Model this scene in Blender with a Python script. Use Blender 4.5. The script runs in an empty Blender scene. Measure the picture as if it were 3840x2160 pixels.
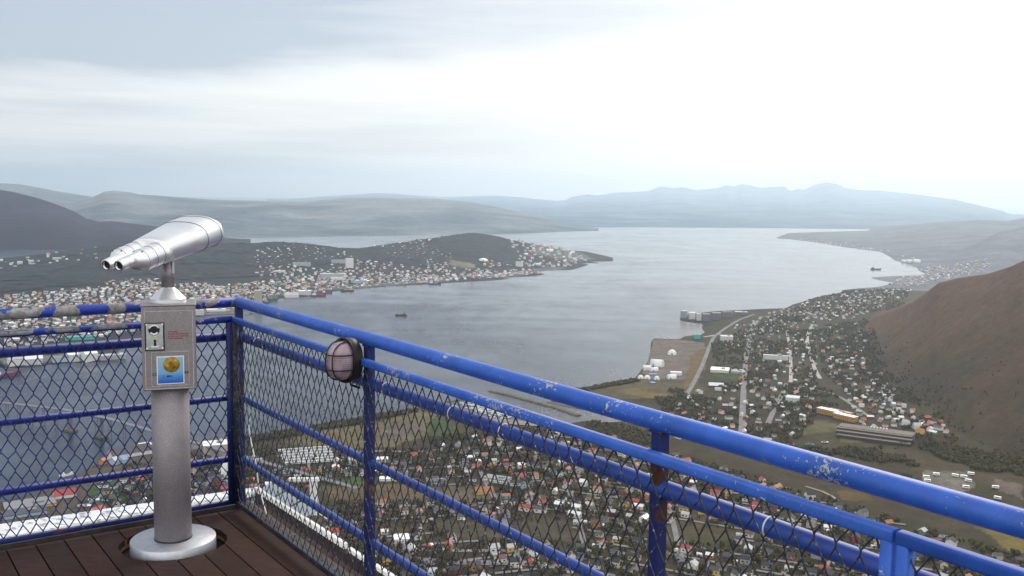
import bpy, bmesh, math, random
import numpy as np
from mathutils import Vector, Matrix
random.seed(7); rng = np.random.default_rng(7)
C = bpy.context.scene.collection
D = bpy.data
R_ = math.radians
PI = math.pi

# ------------------------------------------------------------------ camera
FPX, PITCH, ROLL, CH = 3600.0, R_(5.69), R_(0.8), 1.71
F = np.array([0, math.cos(PITCH), -math.sin(PITCH)]); RT = np.array([1., 0, 0]); UP = np.cross(RT, F)
R2 = math.cos(ROLL)*RT + math.sin(ROLL)*UP
U2 = -math.sin(ROLL)*RT + math.cos(ROLL)*UP
EYE = np.array([0, 0, CH])
cd = D.cameras.new('camera'); cam = D.objects.new('camera', cd); C.objects.link(cam)
cd.sensor_width = 36; cd.lens = 36*FPX/3840; cd.clip_start = 0.05; cd.clip_end = 200000
M = Matrix.Identity(4)
for i in range(3):
    M[i][0], M[i][1], M[i][2], M[i][3] = R2[i], U2[i], -F[i], EYE[i]
cam.matrix_world = M
bpy.context.scene.camera = cam
WATER = -420.0

def ray(u, v): return F + (u-1920)/FPX*R2 - (v-1080)/FPX*U2
def onz(u, v, z=WATER+3):
    d = ray(u, v); t = (z-CH)/d[2]; return EYE + d*t
def azel(u, v):
    d = ray(u, v); return math.atan2(d[0], d[1]), d[2]/math.hypot(d[0], d[1])
def proj(P):
    P = np.asarray(P, float)-EYE; d = P@F
    return 1920+FPX*(P@R2)/d, 1080-FPX*(P@U2)/d

# ------------------------------------------------------------------ mesh helpers
class MB:
    def __init__(s): s.v = []; s.f = []; s.m = []; s.sm = []
    def add(s, vs, fs, m=0, smooth=False):
        b = len(s.v); s.v += [tuple(map(float, p)) for p in vs]
        for f in fs: s.f.append(tuple(b+i for i in f)); s.m.append(m); s.sm.append(smooth)
        return s
    def box(s, c, size, rz=0, m=0, mat=None):
        hx, hy, hz = [k/2 for k in size]; cs, sn = math.cos(rz), math.sin(rz); vs = []
        for z in (-hz, hz):
            for x, y in ((-hx, -hy), (hx, -hy), (hx, hy), (-hx, hy)):
                p = Vector((x*cs-y*sn, x*sn+y*cs, z))
                if mat: p = mat @ Vector((x, y, z))
                vs.append((c[0]+p[0], c[1]+p[1], c[2]+p[2]))
        return s.add(vs, [(3, 2, 1, 0), (4, 5, 6, 7), (0, 1, 5, 4), (1, 2, 6, 5), (2, 3, 7, 6), (3, 0, 4, 7)], m)
    def prism(s, poly, z0, z1, m=0, mtop=None):
        n = len(poly); vs = [(x, y, z0) for x, y in poly]+[(x, y, z1) for x, y in poly]
        s.add(vs, [tuple(range(n-1, -1, -1))]+[(i, (i+1) % n, n+(i+1) % n, n+i) for i in range(n)], m)
        s.add(vs[n:], [tuple(range(n))], m if mtop is None else mtop)
        return s
    def tube(s, pts, r, n=10, m=0, caps=True, smooth=True):
        pts = [Vector(p) for p in pts]; rs = r if isinstance(r, (list, tuple)) else [r]*len(pts)
        vs = []; up = None
        for i, p in enumerate(pts):
            t = (pts[min(i+1, len(pts)-1)]-pts[max(i-1, 0)]).normalized()
            if up is None:
                up = Vector((0, 0, 1)) if abs(t.z) < .9 else Vector((1, 0, 0))
            x = t.cross(up).normalized(); y = x.cross(t).normalized(); up = y
            for k in range(n):
                a = 2*PI*k/n; vs.append(p+(x*math.cos(a)+y*math.sin(a))*rs[i])
        fs = []
        for i in range(len(pts)-1):
            for k in range(n):
                a, b = i*n+k, i*n+(k+1) % n; fs.append((a, b, b+n, a+n))
        s.add(vs, fs, m, smooth)
        if caps:
            s.add(vs[:n], [tuple(range(n))], m); s.add(vs[-n:], [tuple(range(n-1, -1, -1))], m)
        return s
    def sweep(s, a, b, prof, upv=(0, 0, 1), m=0, smooth=False, caps=True):
        a, b = Vector(a), Vector(b); t = (b-a).normalized(); x = t.cross(Vector(upv)).normalized(); y = x.cross(t)
        n = len(prof); vs = [p+x*q[0]+y*q[1] for p in (a, b) for q in prof]
        s.add(vs, [(k, (k+1) % n, n+(k+1) % n, n+k) for k in range(n)], m, smooth)
        if caps: s.add(vs[:n], [tuple(range(n-1, -1, -1))], m); s.add(vs[n:], [tuple(range(n))], m)
        return s
    def loft(s, rings, m=0, smooth=True, caps=True):
        n = len(rings[0]); vs = [p for r in rings for p in r]; fs = []
        for i in range(len(rings)-1):
            for k in range(n):
                a, b = i*n+k, i*n+(k+1) % n; fs.append((a, b, b+n, a+n))
        s.add(vs, fs, m, smooth)
        if caps: s.add(rings[0], [tuple(range(n-1, -1, -1))], m); s.add(rings[-1], [tuple(range(n))], m)
        return s
    def lathe(s, prof, c=(0, 0, 0), n=32, m=0, smooth=True, caps=True, mat=None):
        rings = []
        for r, z in prof:
            ring = []
            for k in range(n):
                p = Vector((r*math.cos(2*PI*k/n), r*math.sin(2*PI*k/n), z))
                if mat: p = mat @ p
                ring.append(p+Vector(c))
            rings.append(ring)
        return s.loft(rings, m, smooth, caps)
    def mesh(s, name, mats):
        me = D.meshes.new(name); me.from_pydata(s.v, [], s.f)
        for k in (mats if isinstance(mats, (list, tuple)) else [mats]): me.materials.append(k)
        me.polygons.foreach_set('material_index', s.m); me.polygons.foreach_set('use_smooth', s.sm)
        me.update(); return me
    def build(s, name, mats, parent=None, recalc=True, bevel=0, sharp=None):
        me = s.mesh(name, mats)
        if recalc or bevel:
            bm = bmesh.new(); bm.from_mesh(me)
            bmesh.ops.remove_doubles(bm, verts=bm.verts, dist=1e-6)
            bmesh.ops.recalc_face_normals(bm, faces=bm.faces); bm.to_mesh(me); bm.free()
        o = link(name, me, parent)
        if bevel:
            b = o.modifiers.new('bevel', 'BEVEL'); b.width = bevel; b.segments = 2; b.limit_method = 'ANGLE'
        return o
def link(name, me, parent=None):
    o = D.objects.new(name, me); C.objects.link(o)
    if parent: o.parent = parent
    return o
def empty(name, loc=(0, 0, 0), rz=0):
    o = D.objects.new(name, None); C.objects.link(o); o.location = loc; o.rotation_euler = (0, 0, rz); o.empty_display_size = .1
    return o
def tag(o, label, cat, group=None):
    o['label'] = label; o['category'] = cat
    if group: o['group'] = group
    return o
def struct(o, kind='structure', label=None, cat=None):
    o['kind'] = kind
    if label: o['label'] = label
    if cat: o['category'] = cat
    return o
def big_mesh(name, V, Q, mats, mi=None, smooth=True, col=None):
    """V (n,3), Q (m,k) index array"""
    V = np.asarray(V, np.float32); Q = np.asarray(Q, np.int32); k = Q.shape[1]
    me = D.meshes.new(name); me.vertices.add(len(V)); me.vertices.foreach_set('co', V.ravel())
    me.loops.add(Q.size); me.loops.foreach_set('vertex_index', Q.ravel())
    me.polygons.add(len(Q)); me.polygons.foreach_set('loop_start', np.arange(len(Q), dtype=np.int32)*k)
    me.polygons.foreach_set('loop_total', np.full(len(Q), k, np.int32))
    for x in (mats if isinstance(mats, (list, tuple)) else [mats]): me.materials.append(x)
    if mi is not None: me.polygons.foreach_set('material_index', np.asarray(mi, np.int32))
    me.polygons.foreach_set('use_smooth', np.full(len(Q), smooth))
    me.update(calc_edges=True)
    if col is not None:
        a = me.color_attributes.new('cover', 'FLOAT_COLOR', 'POINT')
        a.data.foreach_set('color', np.concatenate([col, np.ones((len(col), 1))], 1).astype(np.float32).ravel())
    return me
def grid_quads(nr, nc):
    i = np.arange(nr-1)[:, None]*nc+np.arange(nc-1)[None]
    return np.stack([i, i+1, i+nc+1, i+nc], -1).reshape(-1, 4)

# ------------------------------------------------------------------ numpy noise
def _h(ix, iy, s):
    n = (ix.astype(np.int64)*374761393+iy.astype(np.int64)*668265263+s*974634777) & 0x7fffffff
    n = (n ^ (n >> 13))*1274126177 & 0x7fffffff
    return ((n ^ (n >> 16)) & 0xffff)/65535.0
def vnoise(x, y, s=0):
    ix, iy = np.floor(x), np.floor(y); fx, fy = x-ix, y-iy
    fx = fx*fx*(3-2*fx); fy = fy*fy*(3-2*fy)
    a = _h(ix, iy, s); b = _h(ix+1, iy, s); c = _h(ix, iy+1, s); d = _h(ix+1, iy+1, s)
    return a+(b-a)*fx+(c-a)*fy+(a-b-c+d)*fx*fy
def fbm(x, y, s=0, o=4):
    t = 0; w = 1; n = 0
    for k in range(o):
        t = t+w*vnoise(x, y, s+k); n += w; w *= .5; x = x*2.03; y = y*2.03
    return t/n
def inpoly(x, y, poly):
    x = np.asarray(x); y = np.asarray(y); r = np.zeros(x.shape, bool); n = len(poly)
    for i in range(n):
        (x1, y1), (x2, y2) = poly[i], poly[(i+1) % n]
        if y1 == y2: continue
        c = ((y1 > y) != (y2 > y)) & (x < (x2-x1)*(y-y1)/(y2-y1)+x1); r ^= c
    return r
def polydist(x, y, poly):
    d = np.full(x.shape, 1e12); n = len(poly)
    for i in range(n):
        (x1, y1), (x2, y2) = poly[i], poly[(i+1) % n]
        ex, ey = x2-x1, y2-y1; L = ex*ex+ey*ey+1e-9
        t = np.clip(((x-x1)*ex+(y-y1)*ey)/L, 0, 1)
        d = np.minimum(d, (x-x1-t*ex)**2+(y-y1-t*ey)**2)
    d = np.sqrt(d); return np.where(inpoly(x, y, poly), d, -d)
def world(pts, z=WATER+1): return [tuple(onz(u, v, z)[:2]) for u, v in pts]

# ------------------------------------------------------------------ materials
def nodes(name):
    m = D.materials.new(name); m.use_nodes = True; nt = m.node_tree
    b = nt.nodes['Principled BSDF']; return m, nt, b
def N(nt, t, **kw):
    n = nt.nodes.new(t)
    for k, v in kw.items():
        if k in n.inputs: n.inputs[k].default_value = v
        else: setattr(n, k, v)
    return n
def noise(nt, scale, detail=4, rough=.55, coord='Object', sc=None, dist=0):
    tc = N(nt, 'ShaderNodeTexCoord'); n = N(nt, 'ShaderNodeTexNoise'); n.inputs['Scale'].default_value = scale
    n.inputs['Detail'].default_value = detail; n.inputs['Roughness'].default_value = rough; n.inputs['Distortion'].default_value = dist
    src = tc.outputs[coord]
    if sc:
        mp = N(nt, 'ShaderNodeMapping'); mp.inputs['Scale'].default_value = sc; nt.links.new(src, mp.inputs[0]); src = mp.outputs[0]
    nt.links.new(src, n.inputs['Vector']); return n.outputs['Fac']
def ramp(nt, fac, *stops):
    r = N(nt, 'ShaderNodeValToRGB'); e = r.color_ramp.elements
    while len(e) < len(stops): e.new(.5)
    for k, (p, c) in enumerate(stops):
        e[k].position = p; e[k].color = (c, c, c, 1) if isinstance(c, (int, float)) else (*c, 1)
    nt.links.new(fac, r.inputs[0]); return r.outputs[0]
def mix(nt, fac, a, b, mode='MIX'):
    x = N(nt, 'ShaderNodeMix'); x.data_type = 'RGBA'; x.blend_type = mode; x.clamp_factor = True
    for v, s in ((fac, x.inputs[0]), (a, x.inputs[6]), (b, x.inputs[7])):
        if hasattr(v, 'is_linked') or hasattr(v, 'links'): nt.links.new(v, s)
        elif isinstance(v, (int, float)): s.default_value = v if s.type == 'VALUE' else (v, v, v, 1)
        else: s.default_value = (*v, 1)
    return x.outputs[2]
def math_(nt, op, a, b=0):
    x = N(nt, 'ShaderNodeMath'); x.operation = op
    for v, s in ((a, x.inputs[0]), (b, x.inputs[1])):
        if hasattr(v, 'links'): nt.links.new(v, s)
        else: s.default_value = v
    return x.outputs[0]
def bump(nt, b, h, strength=.3, dist=.01):
    n = N(nt, 'ShaderNodeBump'); n.inputs['Strength'].default_value = strength; n.inputs['Distance'].default_value = dist
    nt.links.new(h, n.inputs['Height']); nt.links.new(n.outputs[0], b.inputs['Normal'])
def plain(name, col, rough=.7, metal=0, var=.25, scale=1.0, spec=.4):
    m, nt, b = nodes(name); b.inputs['Roughness'].default_value = rough; b.inputs['Metallic'].default_value = metal
    b.inputs['Specular IOR Level'].default_value = spec
    f = noise(nt, scale, 4); lo = tuple(c*(1-var) for c in col); hi = tuple(min(1, c*(1+var)) for c in col)
    nt.links.new(ramp(nt, f, (.3, lo), (.7, hi)), b.inputs['Base Color']); return m
def set_in(nt, b, name, v):
    nt.links.new(v, b.inputs[name])

def paint(name, blue, chips, thr, big=None, rough=.5, zband=None):
    m, nt, b = nodes(name)
    n1 = noise(nt, 95, 5, .62); n2 = noise(nt, 6.5, 3, .55)
    mask = math_(nt, 'ADD', math_(nt, 'MULTIPLY', n1, .55), math_(nt, 'MULTIPLY', n2, .45))
    mask = ramp(nt, mask, (thr, 0.), (thr+.012, 1.))
    base = ramp(nt, noise(nt, 9, 6, .65), (.3, tuple(c*.66 for c in blue)), (.7, tuple(min(1, c*1.08) for c in blue)))
    base = mix(nt, ramp(nt, noise(nt, 26, 6, .7), (.60, 0.), (.74, .55)), base, tuple(c*.45+.012 for c in blue))
    chipc = ramp(nt, noise(nt, 90, 3), (.35, tuple(c*.55 for c in chips)), (.65, chips))
    col = mix(nt, mask, base, chipc)
    if big:
        bm_ = ramp(nt, noise(nt, big[0], 4, .6), (big[1], 0.), (big[1]+.02, 1.))
        wear = ramp(nt, noise(nt, 30, 5, .65), (.35, big[2]), (.55, big[3]), (.72, big[4]))
        if zband:
            tz = N(nt, 'ShaderNodeTexCoord'); sz = N(nt, 'ShaderNodeSeparateXYZ'); nt.links.new(tz.outputs['Object'], sz.inputs[0])
            zz = N(nt, 'ShaderNodeMapRange'); nt.links.new(math_(nt, 'ADD', sz.outputs[2], math_(nt, 'MULTIPLY', noise(nt, 18, 4), .18)), zz.inputs[0]); zz.inputs[1].default_value = zband[0]; zz.inputs[2].default_value = zband[0]+.02
            bm_ = math_(nt, 'MULTIPLY', bm_, zz.outputs[0])
        col = mix(nt, bm_, col, wear); mask = math_(nt, 'MAXIMUM', mask, bm_)
    set_in(nt, b, 'Base Color', col)
    set_in(nt, b, 'Roughness', math_(nt, 'ADD', math_(nt, 'MULTIPLY', mask, .35), rough))
    bump(nt, b, math_(nt, 'SUBTRACT', noise(nt, 60, 5, .7), math_(nt, 'MULTIPLY', mask, 1.5)), .35, .002)
    return m
BLUE = (.032, .125, .55)
mat_rail = paint('blue_paint_chipped', BLUE, (.50, .51, .50), .592, (9, .70, (.18, .13, .07), (.3, .25, .2), (.55, .52, .46)))
mat_rail_clean = paint('blue_paint', (.032, .12, .55), (.5, .5, .48), .64)
mat_rail_mid = paint('blue_paint_mid', (.025, .075, .37), (.4, .42, .42), .66)
mat_rail_worn = paint('blue_paint_peeled', (.012, .045, .36), (.42, .43, .42), .58, (6.5, .495, (.13, .12, .115), (.27, .265, .26), (.42, .42, .41)), .5)
mat_rail_navy = paint('navy_paint', (.012, .032, .26), (.2, .22, .3), .64)
mat_post = paint('navy_post_paint', (.010, .022, .14), (.35, .33, .3), .63, (5, .62, (.05, .03, .022), (.09, .045, .03), (.2, .17, .15)), .5)
mat_rust = paint('rusty_post_paint', (.010, .022, .14), (.4, .38, .34), .64, (9, .46, (.05, .02, .014), (.08, .03, .017), (.11, .045, .025)), .55, (.93,))
mat_wire_l = plain('navy_wire', (.012, .022, .16), .5, 0, .35, 60)
def wire_mat():
    m, nt, b = nodes('worn_wire'); n1 = noise(nt, 70, 3)
    col = ramp(nt, n1, (.38, (.016, .018, .045)), (.55, (.042, .036, .042)), (.63, (.06, .09, .13)), (.70, (.36, .40, .42)))
    set_in(nt, b, 'Base Color', col); b.inputs['Roughness'].default_value = .5; return m
mat_wire_r = wire_mat()
def metal(name, col, rough, hammered=0, mscale=300, specks=0):
    m, nt, b = nodes(name); b.inputs['Metallic'].default_value = .85
    f = noise(nt, mscale, 3, .6); c = ramp(nt, f, (.3, tuple(x*(.86-.2*specks) for x in col)), (.7, col))
    if specks:
        c = mix(nt, ramp(nt, noise(nt, 160, 2, .5), (.70, 0.), (.74, .8)), c, (.75, .74, .76)); c = mix(nt, ramp(nt, noise(nt, 11, 6, .7), (.52, 0.), (.72, .45)), c, tuple(x*.55 for x in col))
    set_in(nt, b, 'Base Color', c)
    r = ramp(nt, noise(nt, 14, 3), (.3, rough*.85), (.7, rough*1.2)); set_in(nt, b, 'Roughness', r)
    if hammered: bump(nt, b, f, hammered, .001)
    return m
mat_silver = metal('silver_enamel', (.95, .94, .94), .33)
mat_silver.node_tree.nodes['Principled BSDF'].inputs['Metallic'].default_value = .72
mat_column = metal('hammered_silver', (.36, .33, .345), .62, .25, 220, 1)
mat_column.node_tree.nodes['Principled BSDF'].inputs['Metallic'].default_value = .45
mat_boxm = metal('grey_hammered_box', (.42, .375, .38), .5, .3, 220, 1)
mat_disc = metal('galvanised_plate', (.62, .64, .68), .45, .1, 40)
mat_chrome = metal('chrome', (.75, .73, .70), .12)
mat_dark = plain('black_plastic', (.012, .010, .012), .45, 0, .3, 20)
mat_lampbody = plain('dark_lamp_body', (.022, .016, .017), .5, 0, .3, 30)
mat_hole = plain('dark_gap', (.012, .012, .014), .9)
mat_white = plain('white_paint', (.80, .80, .78), .5, 0, .06, 3)
mat_whiteplank = None
def planks_white():
    m, nt, b = nodes('white_boards'); tc = N(nt, 'ShaderNodeTexCoord'); w = N(nt, 'ShaderNodeTexNoise')
    mp = N(nt, 'ShaderNodeMapping'); mp.inputs['Scale'].default_value = (.3, 14, 14); nt.links.new(tc.outputs['Object'], mp.inputs[0]); nt.links.new(mp.outputs[0], w.inputs['Vector']); w.inputs['Scale'].default_value = 1.
    set_in(nt, b, 'Base Color', ramp(nt, w.outputs['Fac'], (.35, (.35, .37, .40)), (.45, (.74, .76, .78)), (.6, (.82, .83, .84)))); b.inputs['Roughness'].default_value = .6
    return m
mat_boards = planks_white()
def wood():
    m, nt, b = nodes('stained_decking')
    g = noise(nt, 9, 5, .6, sc=(.9, 14, 14)); st = noise(nt, 2.2, 4, .6)
    info = N(nt, 'ShaderNodeAttribute'); info.attribute_name = 'tone'; info.attribute_type = 'GEOMETRY'
    c = ramp(nt, g, (.25, (.018, .009, .007)), (.55, (.046, .021, .015)), (.8, (.085, .040, .024)))
    c = mix(nt, ramp(nt, st, (.62, 0.), (.72, .6)), c, (.13, .085, .06))
    c = mix(nt, ramp(nt, noise(nt, 3.1, 3), (.3, .55), (.5, 0.)), c, (.026, .017, .02))
    c = mix(nt, 1.0, c, info.outputs['Color'], 'MULTIPLY')
    set_in(nt, b, 'Base Color', c); set_in(nt, b, 'Roughness', ramp(nt, st, (.3, .55), (.7, .85)))
    b.inputs['Specular IOR Level'].default_value = .18
    bump(nt, b, g, .35, .003); return m
mat_wood = wood()
mat_woodcut = plain('cut_wood', (.20, .10, .035), .8, 0, .5, 25)
def glass_lamp():
    m, nt, b = nodes('ribbed_frosted_glass'); tc = N(nt, 'ShaderNodeTexCoord'); w = N(nt, 'ShaderNodeTexWave'); w.wave_type = 'BANDS'; w.bands_direction = 'Z'
    w.inputs['Scale'].default_value = 38; w.inputs['Distortion'].default_value = .6; nt.links.new(tc.outputs['Object'], w.inputs['Vector'])
    b.inputs['Base Color'].default_value = (.36, .27, .32, 1); b.inputs['Roughness'].default_value = .22; b.inputs['Subsurface Weight'].default_value = 0
    set_in(nt, b, 'Base Color', ramp(nt, noise(nt, 18, 4), (.3, (.26, .18, .21)), (.7, (.44, .34, .39))))
    bump(nt, b, w.outputs['Fac'], .35, .002); return m
mat_lampglass = glass_lamp()

# terrain material : cover attribute * fine noise
def terrain_mat(name, s1, s2, bumpd=4, contrast=.45):
    m, nt, b = nodes(name); at = N(nt, 'ShaderNodeAttribute'); at.attribute_name = 'cover'
    n1 = noise(nt, s1, 6, .65); n2 = noise(nt, s2, 6, .7)
    f = math_(nt, 'MULTIPLY', ramp(nt, n1, (.3, 1-contrast), (.7, 1+contrast*.0)), ramp(nt, n2, (.3, 1-contrast), (.72, 1.)))
    c = mix(nt, 1.0, at.outputs['Color'], f, 'MULTIPLY'); c = mix(nt, 1.0, c, (1.45, 1.45, 1.45), 'MULTIPLY')
    set_in(nt, b, 'Base Color', c); b.inputs['Roughness'].default_value = .95; b.inputs['Specular IOR Level'].default_value = .1
    bump(nt, b, n2, .6, bumpd); return m
mat_terr = terrain_mat('valley_ground', .035, .16, 3)
mat_isl = terrain_mat('island_ground', .012, .08, 4)
mat_far = terrain_mat('fell_ground', .0016, .011, 25, .5)
mat_road = plain('asphalt', (.17, .16, .165), .9, 0, .2, .05)
mat_gravelroad = plain('pale_road', (.36, .34, .32), .9, 0, .2, .05)
mat_yard = plain('gravel_yard', (.21, .18, .155), .95, 0, .35, .05)

# ------------------------------------------------------------------ world, sun, haze
w = D.worlds.new('World'); bpy.context.scene.world = w; w.use_nodes = True; nt = w.node_tree
bg = nt.nodes['Background']
SUN_EL, SUN_AZ = R_(33), R_(24)            # azimuth clockwise from +Y
sky = N(nt, 'ShaderNodeTexSky'); sky.sky_type = 'NISHITA'; sky.sun_disc = False; sky.sun_elevation = SUN_EL; sky.sun_rotation = SUN_AZ
tc = N(nt, 'ShaderNodeTexCoord'); sp = N(nt, 'ShaderNodeSeparateXYZ'); nt.links.new(tc.outputs['Generated'], sp.inputs[0])
dx, dy, dz = sp.outputs
def smooth(v, a, b_):
    x = N(nt, 'ShaderNodeMapRange'); x.interpolation_type = 'SMOOTHSTEP'; x.clamp = True
    nt.links.new(v, x.inputs[0]); x.inputs[1].default_value = a; x.inputs[2].default_value = b_; return x.outputs[0]
zz = math_(nt, 'ADD', math_(nt, 'MAXIMUM', dz, 0.0), .07)
cb = N(nt, 'ShaderNodeCombineXYZ'); nt.links.new(math_(nt, 'DIVIDE', dx, zz), cb.inputs[0]); nt.links.new(math_(nt, 'DIVIDE', dy, zz), cb.inputs[1])
def cloudn(scale, det, off):
    mp = N(nt, 'ShaderNodeMapping'); mp.inputs['Location'].default_value = off; nt.links.new(cb.outputs[0], mp.inputs[0])
    n = N(nt, 'ShaderNodeTexNoise'); n.inputs['Scale'].default_value = scale; n.inputs['Detail'].default_value = det; n.inputs['Roughness'].default_value = .55
    n.inputs['Distortion'].default_value = .4; nt.links.new(mp.outputs[0], n.inputs['Vector']); return n.outputs['Fac']
c1 = cloudn(.28, 7, (3.1, 1.7, 0)); c2 = cloudn(.9, 6, (8.3, 2.2, 0))
elev = dz
# dark shelf of cloud, upper left, underside about 6.5 degrees up on the left, rising to the right
wob = math_(nt, 'MULTIPLY', math_(nt, 'SUBTRACT', c1, .5), .13)
edge = math_(nt, 'ADD', math_(nt, 'ADD', math_(nt, 'MULTIPLY', dx, .13), .150), wob)
shelf = N(nt, 'ShaderNodeMapRange'); shelf.interpolation_type = 'SMOOTHSTEP'
nt.links.new(math_(nt, 'SUBTRACT', elev, edge), shelf.inputs[0]); shelf.inputs[1].default_value = -.012; shelf.inputs[2].default_value = .035
leftw = smooth(dx, .22, -.42)
shelfv = math_(nt, 'MULTIPLY', shelf.outputs[0], math_(nt, 'ADD', math_(nt, 'MULTIPLY', leftw, .98), .26))
shelfv = math_(nt, 'MULTIPLY', shelfv, math_(nt, 'ADD', .40, math_(nt, 'MULTIPLY', c2, 1.15)))
# thin streaks lower down
st = N(nt, 'ShaderNodeMapping'); st.inputs['Scale'].default_value = (2.2, 2.2, 34); nt.links.new(tc.outputs['Generated'], st.inputs[0])
sn = N(nt, 'ShaderNodeTexNoise'); sn.inputs['Scale'].default_value = 1.; sn.inputs['Detail'].default_value = 5; nt.links.new(st.outputs[0], sn.inputs['Vector'])
streak = math_(nt, 'MULTIPLY', ramp(nt, sn.outputs['Fac'], (.44, 0.), (.66, 1.)), math_(nt, 'ADD', .24, math_(nt, 'MULTIPLY', leftw, .36)))
low = math_(nt, 'MULTIPLY', smooth(elev, .115, .03), math_(nt, 'ADD', .02, math_(nt, 'MULTIPLY', leftw, .30)))
dark = math_(nt, 'MINIMUM', math_(nt, 'ADD', math_(nt, 'ADD', shelfv, streak), low), 1.0)
top = smooth(elev, .20, .42)
bright = mix(nt, smooth(elev, .14, .02), (.615, .612, .608), (.65, .622, .602)); grey = (.315, .35, .405)
skycol = mix(nt, dark, bright, grey)
overhead = mix(nt, smooth(dx, -.35, .5), (.32, .35, .40), (.70, .71, .73))
skycol = mix(nt, top, skycol, overhead)
skycol = mix(nt, smooth(dy, .05, -.35), skycol, (.98, .97, .95))
skycol = mix(nt, 1.0, skycol, (10, 10, 10), 'MULTIPLY')
skycol.node.clamp_result = False
fin = mix(nt, .90, sky.outputs[0], skycol)
nt.links.new(fin, bg.inputs[0]); bg.inputs[1].default_value = .1
sl = D.lights.new('sun', 'SUN'); sl.energy = 1.5; sl.angle = R_(26); sl.color = (1, .89, .77)
so = D.objects.new('sun', sl); C.objects.link(so)
sd = Vector((math.sin(SUN_AZ)*math.cos(SUN_EL), math.cos(SUN_AZ)*math.cos(SUN_EL), math.sin(SUN_EL)))
so.rotation_euler = sd.to_track_quat('Z', 'Y').to_euler(); so.location = (0, 0, 50)

SIGMA = 3.9e-5
S_ = bpy.context.scene; S_.cycles.volume_bounces = 4; S_.cycles.max_bounces = 12; S_.cycles.use_denoising = True
S_.view_settings.view_transform = 'Standard'; S_.view_settings.look = 'None'; S_.view_settings.exposure = 0.75; S_.view_settings.gamma = 1
hz, hnt, hb = nodes('haze_air'); hnt.nodes.remove(hb)
pv = N(hnt, 'ShaderNodeVolumePrincipled'); pv.inputs['Color'].default_value = (.71, .87, 1.0, 1); pv.inputs['Density'].default_value = SIGMA
pv.inputs['Anisotropy'].default_value = .6
hnt.links.new(pv.outputs[0], hnt.nodes['Material Output'].inputs['Volume'])
HB = 46000
ho = MB().box((0, 0, (-432+760)/2), (2*HB, 2*HB, 1192)).build('haze', hz); struct(ho, 'stuff')

# ------------------------------------------------------------------ water
def water_mat():
    m, nt, b = nodes('fjord_water')
    b.inputs['Base Color'].default_value = (.012, .022, .040, 1); b.inputs['IOR'].default_value = 1.333; b.inputs['Specular IOR Level'].default_value = .5
    patch = noise(nt, .0019, 7, .66, sc=(1, .6, 1), dist=.9); fine = noise(nt, .014, 5, .65, sc=(1, .45, 1))
    lanes = noise(nt, .0021, 5, .6, sc=(.45, 1.5, 1), dist=1.2)
    pm = math_(nt, 'ADD', math_(nt, 'MULTIPLY', patch, .45), math_(nt, 'ADD', math_(nt, 'MULTIPLY', fine, .2), math_(nt, 'MULTIPLY', lanes, .35)))
    tcw = N(nt, 'ShaderNodeTexCoord'); vd = N(nt, 'ShaderNodeVectorMath'); vd.operation = 'DISTANCE'; nt.links.new(tcw.outputs['Object'], vd.inputs[0]); vd.inputs[1].default_value = (-500, 2300, WATER)
    mr = N(nt, 'ShaderNodeMapRange'); mr.interpolation_type = 'SMOOTHSTEP'; nt.links.new(vd.outputs['Value'], mr.inputs[0]); mr.inputs[1].default_value = 3000; mr.inputs[2].default_value = 700; mr.inputs[3].default_value = -.10; mr.inputs[4].default_value = .045
    pm = math_(nt, 'ADD', pm, mr.outputs[0])          # ruffled by wind off the near shore, calmer farther out
    set_in(nt, b, 'Roughness', ramp(nt, pm, (.34, .14), (.68, .32)))
    set_in(nt, b, 'Base Color', ramp(nt, pm, (.40, (.030, .045, .065)), (.62, (.005, .010, .028))))
    wv = math_(nt, 'ADD', noise(nt, .06, 4, .6), math_(nt, 'MULTIPLY', noise(nt, .35, 3, .6), .35))
    bn = N(nt, 'ShaderNodeBump'); bn.inputs['Distance'].default_value = 1.9
    nt.links.new(ramp(nt, pm, (.47, .0), (.585, 1.0)), bn.inputs['Strength']); nt.links.new(wv, bn.inputs['Height']); nt.links.new(bn.outputs[0], b.inputs['Normal'])
    return m
wm = MB(); wm.add([(-HB+500, -HB+500, WATER), (HB-500, -HB+500, WATER), (HB-500, HB-500, WATER), (-HB+500, HB-500, WATER)], [(0, 1, 2, 3)])
struct(wm.build('water', water_mat(), recalc=False))
# ------------------------------------------------------------------ land
def azcurve(pts, key=None):
    a = [azel(u, v) for u, v in pts]; az = np.array([q[0] for q in a]); el = np.array([q[1] for q in a])
    o = np.argsort(az); return az[o], el[o]
def rcurve(pts, z=WATER+1):
    az, el = azcurve(pts); return az, (z-CH)/el
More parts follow.
